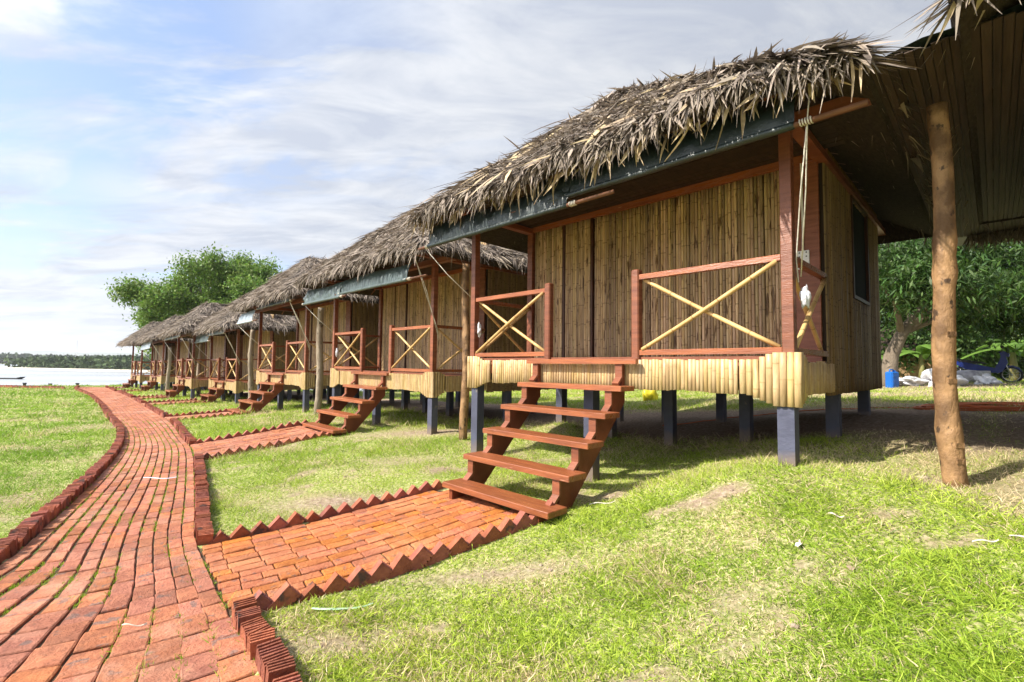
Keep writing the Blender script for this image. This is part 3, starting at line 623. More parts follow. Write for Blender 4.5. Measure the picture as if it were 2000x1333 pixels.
# ---- roof
EX0,EX1,EY0,EY1,EZ=-.62,4.42,-.60,4.8,1.90
RX,RY0,RY1,RZ=1.9,.78,3.45,3.18
def roof_leaves(seed,nf,ns,nb,sc):
    g=np.random.default_rng(seed)
    A=np.array([EX0,EY0,EZ]);B=np.array([EX1,EY0,EZ]);C=np.array([EX1,EY1,EZ]);D=np.array([EX0,EY1,EZ]);E=np.array([RX,RY0,RZ]);Fp=np.array([RX,RY1,RZ])
    Vs=[];Qs=[];off=0
    def add(P,Dn,S,L,Wd,prof,bend):
        nonlocal off
        v,q=strips(P,Dn,S,L,Wd,prof,bend); Vs.append(v); Qs.append(q+off); off+=len(v)
    prof=[(0,.55),(.3,1),(.65,.8),(1,.08)]
    def slope(a,b,c,d,n,skew=0.):   # a,b eave; c above b; d above a
        eave=(b-a)/np.linalg.norm(b-a); mid=(c+d)/2-(a+b)/2; dn=-(mid-eave*(mid@eave)); dn/=np.linalg.norm(dn); N=np.cross(dn,eave); N=N if N[2]>0 else -N
        u=g.random(n*2); v=g.random(n*2)
        wl=np.linalg.norm(c-d)/np.linalg.norm(b-a); keep=g.random(n*2)<(1-v*(1-wl)); u=u[keep][:n]; v=v[keep][:n]; m=len(u)
        v=np.round(v*16)/16+g.normal(0,.012,m)   # thatch goes on in courses
        v=np.clip(v,0,.99)
        P=(a+(b-a)*u[:,None])*(1-v[:,None])+(d+(c-d)*u[:,None])*v[:,None]
        yaw=g.normal(skew,.50,m); wild=g.random(m)<.09; yaw[wild]=g.uniform(-1.4,1.4,wild.sum())
        Dn=dn*np.cos(yaw)[:,None]+eave*np.sin(yaw)[:,None]+N*(g.normal(.02,.055,m))[:,None]; Dn=nrm(Dn)
        tw=g.normal(0,.55,m); S0=nrm(np.cross(Dn,np.broadcast_to(N,Dn.shape))); S=S0*np.cos(tw)[:,None]+N*np.sin(tw)[:,None]
        L=g.uniform(.18,.46,m)*sc; Wd=g.gamma(4,.0048,m)*sc
        low=np.clip(1-v*9,0,1); bend=N*(g.normal(.0,.06,m))[:,None]; bend[:,2]-=low*g.uniform(.0,.16,m)+g.random(m)*.03
        L=np.where(low>.2,L*.62,L)
        hump=.05*np.sin(u*np.pi)+.03*np.sin(u*17)+.02*np.sin(v*21+u*9)
        P=P+N*(g.uniform(.0,.10,m)+hump)[:,None]-Dn*(L*.35)[:,None]
        add(P,Dn,S,L,Wd,prof,bend)
    slope(A,B,E,E,nf,.12); slope(B,C,Fp,E,ns,-.1); slope(C,D,Fp,Fp,nb); slope(D,A,E,Fp,nb)
    # hips and ridge: caps of leaves laid along the arris
    for p,q,n in ((B,E,int(nf*.17)),(A,E,int(nf*.12)),(E,Fp,int(ns*.10)),(C,Fp,int(nb*.06)),(D,Fp,int(nb*.06))):
        ax=(q-p)/np.linalg.norm(q-p); t=.10+g.random(n)*.92; P=p+(q-p)*t[:,None]; P[:,2]+=g.uniform(.02,.09,n); 
        side=np.cross(ax,[0,0,1.]); side/=np.linalg.norm(side); yaw=g.normal(0,.34,n); Dn=nrm(-ax*np.cos(yaw)[:,None]+side*np.sin(yaw)[:,None]+np.array([0,0,1.])*g.normal(-.03,.05,n)[:,None])
        S=nrm(np.cross(Dn,np.array([0,0,1.])))*1.; tw=g.normal(0,.5,n); S=S*np.cos(tw)[:,None]+np.array([0,0,1.])*np.sin(tw)[:,None]
        P+=side*g.normal(0,.07,n)[:,None]
        bend=np.zeros((n,3)); bend[:,2]=-g.uniform(0,.10,n); add(P,Dn,S,g.uniform(.3,.62,n)*sc,g.uniform(.012,.034,n)*sc,prof,bend)
    return np_mesh('thatch',np.concatenate(Vs),np.concatenate(Qs),M_thatch)
def shell_mesh():
    m=MB(); o=[(EX0,EY0,EZ),(EX1,EY0,EZ),(EX1,EY1,EZ),(EX0,EY1,EZ),(RX,RY0,RZ),(RX,RY1,RZ)]
    m.v=[(x,y,z+.04) for x,y,z in o]+[(RX+(x-RX)*.985,y,z-.05) for x,y,z in o]; T=[(0,1,4),(1,2,5,4),(2,3,5),(3,0,4,5)]
    m.f=T+[tuple(i+6 for i in t[::-1]) for t in T]+[(1,0,6,7),(2,1,7,8),(3,2,8,9),(0,3,9,6)]; return m.mesh('roof',M_shell)
leafm=[]
def leaflet_meshes():
    for s in range(6):
        rr=random.Random(s+40); m=MB(); L=1.; n=7; b=rr.uniform(-.15,.25)
        for i in range(n):
            t=i/(n-1); w=(.5+1.1*t) if t<.45 else (1.0-(t-.45)/.55)*.97+.03; x=b*t*t*.4; 
            for k in (-1,0,1): m.v.append((x+k*w*.06,(.018 if k==0 else 0)+.10*math.sin(t*2.4+s),-t*L))
        m.f=[(i*3+k,i*3+k+1,(i+1)*3+k+1,(i+1)*3+k) for i in range(n-1) for k in (0,1)]; leafm.append(m.mesh('leaflet',M_leaf,True))
leaflet_meshes()
def skback():
    m=MB(); P=[(-.047,1.1),(-.047,-.008),(3.847,-.008),(3.847,1.1)]
    for x,y in P: m.v+=[(x,y,-.23),(x,y,0)]
    m.f=[(2*i,2*i+2,2*i+3,2*i+1) for i in range(3)]; return m.mesh('skirt',M_wallgap)
def ring(x0,x1,o,i,name,mat):
    m=MB(); R_=[]
    for x in (x0,x1):
        for (a,b,c,d) in (o,i): m.v+=[(x,a,c),(x,b,c),(x,b,d),(x,a,d)]
    for k in range(4):
        j=(k+1)%4; m.f+=[(k,j,4+j,4+k),(8+j,8+k,12+k,12+j),(j,k,8+k,8+j),(4+k,4+j,12+j,12+k)]
    return m.mesh(name,mat)
def build_hut(k,lvl):
    X,Y,r,z0=HUTS[k]; random.seed(100+k)
    root=bpy.data.objects.new('bamboo_hut',None); COL.objects.link(root); root.location=(X,Y,z0); root.rotation_euler=(random.gauss(0,.005) if k>1 else 0,random.gauss(0,.006) if k>1 else 0,r); root.empty_display_size=.3
    near=lvl==0
    # stilts
    ub=shared('stilt',lambda: MB().box(-.06,.06,-.06,.06,-1,0).mesh('stilt',M_stilt))
    for y,xs in ((.03,(.05,1.9,3.77)),(1.78,(.05,.98,1.9,2.85,3.72)),(3.45,(.05,.98,1.9,2.85,3.72))):
        for x in xs:
            wx,wy=h2w(k,x,y); gzv=gz(wx,wy); o=link('stilt',ub,root,(x,y,-.12)); o.scale=(1,1,z0-.12-gzv+.15)
    # floor
    def fl():
        m=MB()
        for i in range(30): m.box(-.04+i*.128,-.04+i*.128+.122,-.03,4.12,-.04,-.006)
        for y in (.03,1.78,3.45): m.box(.02,3.76,y-.05,y+.05,-.15,-.042)
        for x in (0.03,1.9,3.77): m.box(x-.03,x+.03,0.09,1.72,-.14,-.044)
        return m.mesh('floor_boards',M_wood)
    link('floor_boards',shared('floor',fl),root,kind='stuff')
    link('rim_board',shared('rim',lambda: MB().box(.05,3.74,-.012,-.002,-.02,.045).mesh('rim_board',M_wood)),root); link('joist',shared('jst',lambda: MB().box(.1,3.7,-.007,-.001,-.24,-.022).mesh('joist',M_wood)),root)
    # skirt
    sk=link('skirt',shared('skirtback',skback),root)
    if near:
        for x,y,a,b,rr_ in SKF:
            L=round((b-a)/.01)*.01; link('cane',cane(L,rr_,random.randint(0,5),M_skirt,8),sk,(x,y,a),(0,random.gauss(0,.006),random.uniform(-.4,.4))).scale=(1,.7,1)
        for y,a,b,rr_ in SKS: link('cane',cane(round((b-a)/.02)*.02,rr_,random.randint(0,5),M_skirt,8),sk,(3.85,y,a),(0,0,random.uniform(0,6.28)))
    def skj():
        m=MB()
        for x,y,a,b,rr_ in ([] if near else SKF): p,q,t=cane_rings(b-a,rr_,x,a); m.tube([(x+u,y+v,w) for u,v,w in p],q,5,False,t)
        for y,a,b,rr_ in SKS:
            for xx in ((-.05,) if near else (-.05,3.85)): p,q,t=cane_rings(b-a,rr_,y,a); m.tube([(xx+u,y+v,w) for u,v,w in p],q,5,False,t)
        return m.mesh('canes',M_skirt,True,True)
    link('canes',shared(('skj',near),skj),sk,kind='stuff')
    # posts
    for x in (0,3.8): post(root,'post',x,.0,0.0,1.93,.085)
    post(root,'post',.0,1.12,0,2.2,.10)
    # front wall
    wl=link('front_wall',shared('fw',lambda: MB().box(1.13,3.8,1.165,1.18,0,2.6).mesh('front_wall',M_wallgap)),root)
    WS=[s for s in wall_specs(1.15,3.48,1.135,.01,BEAM_Z,.0335)]; WT=wall_specs(.06,3.78,1.15,BEAM_Z+.16,2.5,.05)
    DS=wall_specs(.075,.60,1.12,.02,BEAM_Z-.01,.0335)+wall_specs(.66,1.09,1.12,.02,BEAM_Z-.01,.0335)
    if near:
        for x,y,a,b in WS: link('cane',cane(BEAM_Z-.01,.0172,random.randint(0,9),M_wall),wl,(x,y,.01),(random.gauss(0,.0015),random.gauss(0,.0015),random.uniform(0,6.28)))
    else: link('canes',shared('wsj',lambda: canes_joined(WS,.0168,M_wall)),wl,kind='stuff')
    link('upper_canes',shared('wtj',lambda: canes_joined(WT,.025,M_wall)),wl,kind='stuff')
    post(wl,'corner_board',3.64,1.128,-.02,2.3,.03,sx=.27)
    b=MB(); b.cbox(-.05,3.85,1.08,1.16,BEAM_Z,BEAM_Z+.15,.006); b.ob('beam',M_woodh,root); b=MB(); b.cbox(.0,3.8,1.10,1.16,-.0,.02,.003); b.ob('sill',M_woodh,root)
    dr=link('door',shared('door',lambda: MB().box(.07,1.10,1.14,1.15,.01,BEAM_Z).mesh('door',M_wallgap)),root)
    if near:
        for x,y,a,b in DS: link('cane',cane(BEAM_Z-.01,.0172,random.randint(0,9),M_wall),dr,(x,y,.01),(0,0,random.uniform(0,6.28)))
    else: link('canes',shared('dsj',lambda: canes_joined(DS,.0168,M_wall)),dr,kind='stuff')
    link('door_stile',shared('dst',lambda: MB().box(.612,.648,1.105,1.139,.0,BEAM_Z-.002).mesh('door_stile',M_dtim)),dr); link('door_stile',shared('dst2',lambda: MB().box(1.105,1.135,1.10,1.139,0,BEAM_Z-.002).mesh('door_stile',M_dtim)),dr)
    # side walls with window
    for x,sgn,nm in ((3.8,1,'side_wall'),(0.,-1,'side_wall')):
        key=('side',sgn,near and sgn>0)
        def sw():
            o=x-sgn*.03; return ring(min(o,o-sgn*.012),max(o,o-sgn*.012),(1.18,4.15,-.25,2.4),(2.42,3.32,.78,1.93),nm,M_wallgap)
        s=link(nm,shared(('sb',sgn),sw),root)
        sp=[(y_,c,d) for y_,_,c,d in wall_specs(1.17,4.2,0,-.30,2.3,.036)]
        S2=[]
        for y_,c,d in sp:
            if 2.4<y_<3.34: S2+=[(y_,-.30,.80-.22*(y_-2.4)/.94*0),(y_,1.92,2.3)]
            else: S2.append((y_,-.30,2.3))
        def sj(S=S2):
            m=MB(); rr=random.Random(3)
            for y_,c,d in S:
                c+=rr.uniform(-.01,.01); p,q,t=cane_rings(d-c,.0175,rr.random(),c); m.tube([(x+u,y_+v,w) for u,v,w in p],q,6 if near else 5,False,t)
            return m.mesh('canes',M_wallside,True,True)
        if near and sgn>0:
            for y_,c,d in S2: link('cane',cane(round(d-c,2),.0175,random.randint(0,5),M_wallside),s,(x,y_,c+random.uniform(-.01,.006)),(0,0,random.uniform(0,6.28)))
        else: link('canes',shared(('sj',sgn),sj),s,kind='stuff')
        def wn():
            return ring(x-.028,x+.03,(2.38,3.36,.76,1.96),(2.42,3.32,.80,1.92),'window_frame',M_dtim)
        link('window_frame',shared(('wn',sgn),wn),s)
        link('window_screen',shared(('ws',sgn),lambda: MB().box(x-.012,x-.004,2.42,3.32,.80,1.92).mesh('window_screen',M_screen)),s)
    bw=link('back_wall',shared('bw',lambda: MB().box(0,3.8,4.17,4.19,-.25,2.4).mesh('back_wall',M_wallgap)),root)
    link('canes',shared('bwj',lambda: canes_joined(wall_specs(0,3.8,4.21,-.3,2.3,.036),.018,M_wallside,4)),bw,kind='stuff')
    # railings
    railing(root,(.045,0),(1.28,0),newel=1.32); railing(root,(2.50,0),(3.755,0),newel=2.46)
    railing(root,(3.8,.045),(3.8,1.10)); railing(root,(0,.045),(0,1.07))
    # roof
    roof=link('roof',shared('shell',shell_mesh),root)
    th={0:[('r0',17,15000,6000,2200,1.0)],1:[('r1',23,9000,7000,1500,1.0)],2:[('r2',31,5000,5000,800,1.2)]}[lvl if k else 1][0]
    tm=shared(th[0],lambda: roof_leaves(*th[1:])); t=link('thatch',tm,roof,kind='stuff')
    roof.scale=(1,1,1.0) if k<2 else (1,1,1.0)
    if k>=2:
        roof.location=(0,0,-.0); roof.scale=(1,1,1.055); roof.location.z=-EZ*.055+random.uniform(-.02,.03)
    if k in (1,0):
        for i in range(150 if k else 60):
            u=(i+random.random())/(150 if k else 60); x=EX0+(EX1-EX0)*u; L=random.uniform(.12,.34)*(1.15 if random.random()<.2 else .85)
            link('leaflet',random.choice(leafm),roof,(x,EY0+random.uniform(-.02,.10),EZ+random.uniform(-.03,.06)),(random.gauss(-.25,.22),random.gauss(.18,.38),random.gauss(0,.9))).scale=(random.uniform(.16,.36),L,L)
        for i in range(60): # large loose leaves on the surface
            v=random.random()**1.3*.8; u=random.uniform(.03,.97); a=Vector((EX0+(EX1-EX0)*u,EY0,EZ)); p=a.lerp(Vector((RX,RY0,RZ)),v)+Vector((0,-.10,.10))
            L=random.uniform(.25,.5); o=link('leaflet',random.choice(leafm),roof,p,(R(-48)+random.gauss(0,.08),random.gauss(.25,.3),random.gauss(0,.25))); o.scale=(random.uniform(.25,.5),L*.5,L)
    def frame():
        m=MB(); m.cbox(-.55,4.35,-.05,.05,1.86,1.95,.005); m.cbox(-.05,.05,-.5,4.7,1.952,2.03,.005); m.cbox(3.75,3.85,-.5,4.7,1.952,2.03,.005)
        for i in range(11):
            x=-.5+i*.485; m.tube([(x,EY0+.05,EZ+.0),(RX+(x-RX)*.02,RY0,RZ-.08)],.022,6)
        for i in range(9):
            y=RY0+i*.34
            for s in (-1,1): m.tube([(RX+s*2.45,y,EZ-.02+.02),(RX,y,RZ-.08)],.022,6)
        for zz,f in ((2.2,.21),(2.6,.5),(3.0,.8)):
            m.tube([(EX0+(RX-EX0)*f,EY0+(RY0-EY0)*f,zz-.04),(EX1+(RX-EX1)*f,EY0+(RY0-EY0)*f,zz-.04)],.02,6)
        return m.mesh('roof_timber',M_wood)
    if k: link('roof_timber',shared('frame',frame),root,kind='stuff')
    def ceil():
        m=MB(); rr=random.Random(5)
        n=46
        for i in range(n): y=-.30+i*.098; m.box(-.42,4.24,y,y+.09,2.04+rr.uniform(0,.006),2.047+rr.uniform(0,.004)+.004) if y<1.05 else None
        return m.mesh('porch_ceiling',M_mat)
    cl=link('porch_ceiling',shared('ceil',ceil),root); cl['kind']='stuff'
    # stairs
    n=NST[k]; st=MB(); rise,run=.2368,.2549; top=-.0; t=.048
    def prof():
        P=[]
        for i in range(n):   # tread i top z = -i*rise, front y = -.055-i*run
            zt=-i*rise-t; yb=(-.13 if i==1 else -.055-(i-1)*run)+.03
            P+= [(yb if i else -.05,zt+(.022 if i==0 else 0)),((-.13 if i==0 else -.055-i*run)+.03,zt+(.022 if i==0 else 0))]
        P=[(y,z) for y,z in P]
        yl=-.055-(n-1)*run; foot=-(n-1)*rise-t
        gx_,gy_=h2w(k,2.4,yl); gl=min(foot-.06,gz(gx_,gy_)-z0-.06)
        P+= [(yl+.03,gl),(yl+.33,gl)]
        P+= [(-.05,-.40)]
        return P
    pr=prof()
    sm=MB()
    for xs in (1.22,2.33):
        M=Matrix(((0,1,0,xs),(1,0,0,0),(0,0,1,0),(0,0,0,1)))
        sm.prism(pr,-.0225,.0225,M)
    stairs=sm.ob('stairs',M_stair,root)
    for i in range(n):
        y=-.055-i*run-(.075 if i==0 else 0); zt=-i*rise+(.022 if i==0 else 0); m=MB(); e=0.05 if i==0 else 0
        m.cbox(1.12-e*.6,2.475+e,y,y+(.24 if i else .05),zt-t,zt,.005); m.ob('tread',M_woodh,stairs)
        if i<n-1:
            for xs in (1.22,2.33):
                m=MB(); m.box(xs-.05,xs+.027,y+.022,y+.046,zt-rise+.055,zt-t); M=Matrix.Translation((xs,y+.004,zt-rise+.028))@Matrix.Rotation(R(42),4,'X'); c_=m.ob('cleat',M_wood,stairs); m=MB(); m.box(-.048,.025,-.055,.055,-.012,.012,M); m.ob('block',M_wood,stairs)
    return root,roof
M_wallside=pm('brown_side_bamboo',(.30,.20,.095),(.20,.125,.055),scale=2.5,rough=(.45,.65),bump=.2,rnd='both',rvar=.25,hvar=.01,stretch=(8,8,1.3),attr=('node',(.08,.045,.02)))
M_dtim=pm('dark_door_timber',(.08,.03,.015),(.05,.02,.01),scale=5,rough=.5)
M_screen=pm('dark_window_screen',(.012,.016,.024),rough=.9,spec=.1)
M_stair=pm('brown_stair_board',(.19,.05,.022),(.12,.032,.014),scale=3,rough=(.35,.55),bump=.25,bscale=14,stretch=(9,1.5,1.5),rnd='obj',rvar=.08)
LAB={1:'nearest thatched bamboo hut on stilts with six red steps',2:'second thatched bamboo hut with grey awning and log post beside it',3:'third thatched hut from the camera with a short pale blue awning',
 4:'fourth thatched hut in the row, standing lower behind three steps',5:'fifth thatched hut in the row with its awning rolled up',6:'small distant thatched hut, last but one before the water',7:'farthest thatched hut, at the water end of the row',0:'thatched hut at the right edge, mostly out of the picture'}
ROOTS={}
for k in (1,2,3,4,5,6,7,0):
    root,roof=build_hut(k,0 if k==1 else (1 if k in (2,3,0) else 2)); ROOTS[k]=root
    setp(root,LAB[k],'hut','thatched bamboo huts in a row')
    wd=.006 if k<3 else .009
    if k==1:
        tarp(root,-.40,1.98,-.50,1.84,1.555,M_tarp,(-.62,2.52),1,.03); tarp(root,1.42,3.98,-.46,1.97,1.665,M_tarp,(1.15,4.4),2,.010)
        L=(-.5,-.5,1.55); Rr=(4.06,-.46,1.66)
    elif k==2:
        tarp(root,-.50,1.35,-.52,1.80,1.50,M_tarp2,(-.6,1.6),3,.05); tarp(root,1.30,3.75,-.50,1.84,1.56,M_tarp2,(1.1,4.3),4,.02); L=(-.5,-.52,1.48); Rr=(3.95,-.5,1.9)
    elif k==3:
        tarp(root,-.45,1.05,-.52,1.80,1.50,M_tarp3,(-.6,1.5),5,.01); tarp(root,1.5,4.0,-.5,1.95,1.80,M_tarp,(1.2,4.3),6,.02); L=(-.5,-.52,1.48); Rr=(3.95,-.5,1.8)
    elif k==4:
        tarp(root,-.45,1.9,-.52,1.84,1.52,M_tarp2,(-.6,2.3),7,.02); tarp(root,1.9,4.0,-.5,1.9,1.72,M_tarp2,(1.6,4.2),8,.02); L=(-.5,-.52,1.5); Rr=(3.95,-.5,1.8)
    elif k==5:
        tarp(root,0,3.9,-.5,1.86,1.74,M_tarp2,(-.4,4.2),9,.02); L=(-.4,-.52,1.74); Rr=(3.95,-.5,1.8)
    elif k==6:
        tarp(root,-.4,3.2,-.5,1.88,1.5,M_tarp3,(-.5,4.0),10,.02); L=(-.4,-.52,1.5); Rr=(3.95,-.5,1.7)
    else: L=Rr=None
    if L:
        m=MB(); m.tube([L,((L[0]-.045)/2+.0,-.27,(L[2]+.85)/2-.02),(-.045,-.02,.86)],wd,6); m.ob('rope',M_rope,root,smooth=True); m=MB(); m.tube([Rr,((Rr[0]+3.85)/2,-.24,(Rr[2]+.8)/2-.01),(3.85,.03,.80),(3.86,.04,.62)],wd*.8,6)
        m.ob('rope',M_rope,root,smooth=True); m=MB(); m.tube([(Rr[0]+.02,Rr[1],Rr[2]+.22),Rr,((Rr[0]+3.88)/2+.02,-.24,(Rr[2]+.8)/2+.01),(3.88,.03,.66)],wd*.8,6); m.ob('rope',M_rope,root,smooth=True)
# fittings on the nearest hut
h=ROOTS[1]
m=MB(); m.cbox(3.585,3.69,1.095,1.112,.92,1.10,.004,None); sock=m.ob('socket',M_metal,h)
M_hole=pm('black_plastic',(.02,.02,.02),rough=.5); m=MB()
for zc in (1.06,.96):
    for dx,dz in ((-.03,.02),(-.03,-.02),(.03,.02),(.03,-.02)) if zc>1. else ((-.028,-.02),(.028,-.02),(0,.02)): m.box(3.637+dx-.006,3.637+dx+.006,1.0925,1.0938,zc+dz-.006,zc+dz+.006)
m.ob('socket_hole',M_hole,sock)
m=MB(); m.tube([(3.637,1.10,1.09),(3.64,1.10,1.3),(3.635,1.10,2.0),(3.60,1.09,2.07),(3.5,1.08,2.09)],.009,8); m.ob('conduit',M_metal,h,smooth=True)
M_cream=pm('cream_fitting',(.55,.50,.38),rough=.5); m=MB(); m.tube([(1.82,1.13,2.26),(1.82,1.09,2.26),(1.82,1.06,2.25)],[.04,.035,.02],10); m.tube([(1.82,1.065,2.25),(1.82,1.05,2.22),(1.82,1.04,2.17)],[.018,.03,.012],10); m.ob('lamp_holder',M_cream,h,smooth=True)
def blob(n,r,seed,sq=(1,1,1),amp=.35):
    import bmesh
    bm=bmesh.new(); bmesh.ops.create_icosphere(bm,subdivisions=n,radius=1); rr=np.random.default_rng(seed); A=rr.normal(size=(7,3))*2.2; ph=rr.random(7)*6
    for v in bm.verts:
        p=np.array(v.co); d=1+amp*sum(math.sin(A[i]@p*(1+i*.5)+ph[i])/(2+i) for i in range(7)); v.co=Vector(p*d*r*np.array(sq))
    return bm
def blob_ob(name,loc,r,seed,mat,sq=(1,1,1),parent=None,n=3,amp=.35,**k):
    bm=blob(n,r,seed,sq,amp); me=bpy.data.meshes.new(name); bm.to_mesh(me); bm.free(); me.materials.append(mat); me.polygons.foreach_set('use_smooth',[n>2]*len(me.polygons)); return link(name,me,parent,loc,**k)
# knotted plastic bags tied to the porch posts
for k,(x,zz) in {1:(3.885,.52),}.items():
    p=h2w(1,3.90,.06); blob_ob('plastic_bag',(*p,.067+.50),.05,3,M_plastic,(.7,.7,1.5),label='small white plastic bag tied to the right porch post of the nearest hut',cat='plastic bag',group='bags tied to the porch posts')
for k,lab in ((1,'small white plastic bag tied to the left porch post of the nearest hut'),(2,'small white plastic bag tied to the left porch post of the second hut')):
    p=h2w(k,.07,.02); blob_ob('plastic_bag',(*p,HUTS[k][3]+.42),.045,5+k,M_plastic,(.6,.6,1.9),label=lab,cat='plastic bag',group='bags tied to the porch posts')
# bamboo-mat ceiling across the gap between the nearest hut and the one at the right edge
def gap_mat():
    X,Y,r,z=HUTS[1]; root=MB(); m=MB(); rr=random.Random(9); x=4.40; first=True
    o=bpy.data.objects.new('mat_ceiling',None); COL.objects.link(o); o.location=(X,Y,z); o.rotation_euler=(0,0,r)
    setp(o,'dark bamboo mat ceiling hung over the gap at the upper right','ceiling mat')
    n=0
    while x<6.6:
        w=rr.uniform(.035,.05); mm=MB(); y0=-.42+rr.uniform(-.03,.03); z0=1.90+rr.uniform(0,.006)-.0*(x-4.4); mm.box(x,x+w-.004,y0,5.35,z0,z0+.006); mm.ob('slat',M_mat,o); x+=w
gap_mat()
def gap_tarp():
    X,Y,r,z=HUTS[1]; m=MB(); nx,ny=24,24; rr=np.random.default_rng(4)
    for j in range(ny):
        for i in range(nx): m.v.append((4.36+2.4*i/(nx-1),-.44+6.6*j/(ny-1)+.03*math.sin(i*1.3)*(j==0),1.93+.03*math.sin(math.pi*i/(nx-1))+rr.normal(0,.006)))
    m.f=[(j*nx+i,j*nx+i+1,(j+1)*nx+i+1,(j+1)*nx+i) for j in range(ny-1) for i in range(nx-1)]
    o=m.ob('black_sheet',M_tarp,smooth=True,label='black plastic sheet lying over the mat ceiling at the upper right',cat='plastic sheet'); o.location=(X,Y,z); o.rotation_euler=(0,0,r)
gap_tarp()
# thatch fringe drooping behind the mat ceiling
def back_fringe():
    g=np.random.default_rng(6); n=2600; X,Y,r,z=HUTS[1]; x=g.uniform(4.7,7.4,n); P=np.c_[x,g.uniform(5.25,5.6,n),g.uniform(1.86,2.02,n)]; D=nrm(np.c_[g.normal(0,.3,n),g.normal(.2,.2,n),-np.ones(n)]); S=nrm(np.cross(D,g.normal(0,1,(n,3))))
    V,F=strips(P,D,S,g.uniform(.06,.22,n),g.uniform(.01,.025,n),[(0,.6),(.4,1),(1,.1)],np.zeros((n,3)))
    o=link('thatch_fringe',np_mesh('thatch_fringe',V,F,M_thatch),None,(X,Y,z),(0,0,r),kind='stuff')
back_fringe()
# log posts standing in the gaps
def log_post(x,y,h,rad,mat,label,seed,lean=(0,0)):
    rr=random.Random(seed); g=gz(x,y)-.05; pts=[];rad_=[]; n=26; kn=[rr.uniform(.1,.95) for _ in range(7)]
    for i in range(n):
        t=i/(n-1); pts.append((lean[0]*t+.02*math.sin(t*7+seed)+rr.uniform(-.003,.003),lean[1]*t+.02*math.sin(t*5+seed*2),t*h)); b=sum(.16*math.exp(-((t-k_)/.014)**2) for k_ in kn); rad_.append(rad*(1.08-.16*t)*(1+b+rr.uniform(-.03,.03)))
    m=MB(); m.tube(pts,rad_,18,jit=.015); o=m.ob('log_post',mat,smooth=True,label=label,cat='log post',group='log posts between the huts'); o.location=(x,y,g); return o,pts,rad_,kn
_,pts,rd,kn=None,None,None,None
lp,pts,rd,kn=log_post(3.0,3.26,2.66,.060,M_log,'thick peeled yellow log post standing at the right',3,(-.045,-.01))
for i,k_ in enumerate(sorted(kn)[:4]):
    j=int(k_*25); p=pts[j]; m=MB(); m.box(-.028,.028,-rd[j]-.003,-rd[j]+.03,-.016,.016); o=m.ob('notch',M_log,lp); o.location=p
m=MB(); m.tube([(.052,.03,.75),(.062,.02,1.4),(.03,.0,2.3)],[.010,.010,.007],6); m.ob('split_strip',M_brace,lp,smooth=True)
for k,lx,ly_,hh,lab in ((1,-.8,.5,2.75,'slim pale log post between the nearest and second huts'),(2,-.82,.0,2.55,'grey bark log post between the second and third huts'),(3,-.85,0,2.5,'grey bark log post between the third and fourth huts'),
    (4,-2.1,0,2.35,'thin log post between the fourth and fifth huts'),(5,-2.7,0,2.3,'thin distant log post before the two farthest huts')):
    p=h2w(k,lx,ly_); log_post(p[0],p[1],hh,.062 if k==1 else .075,M_log if k==1 else M_loggrey,lab,10+k)
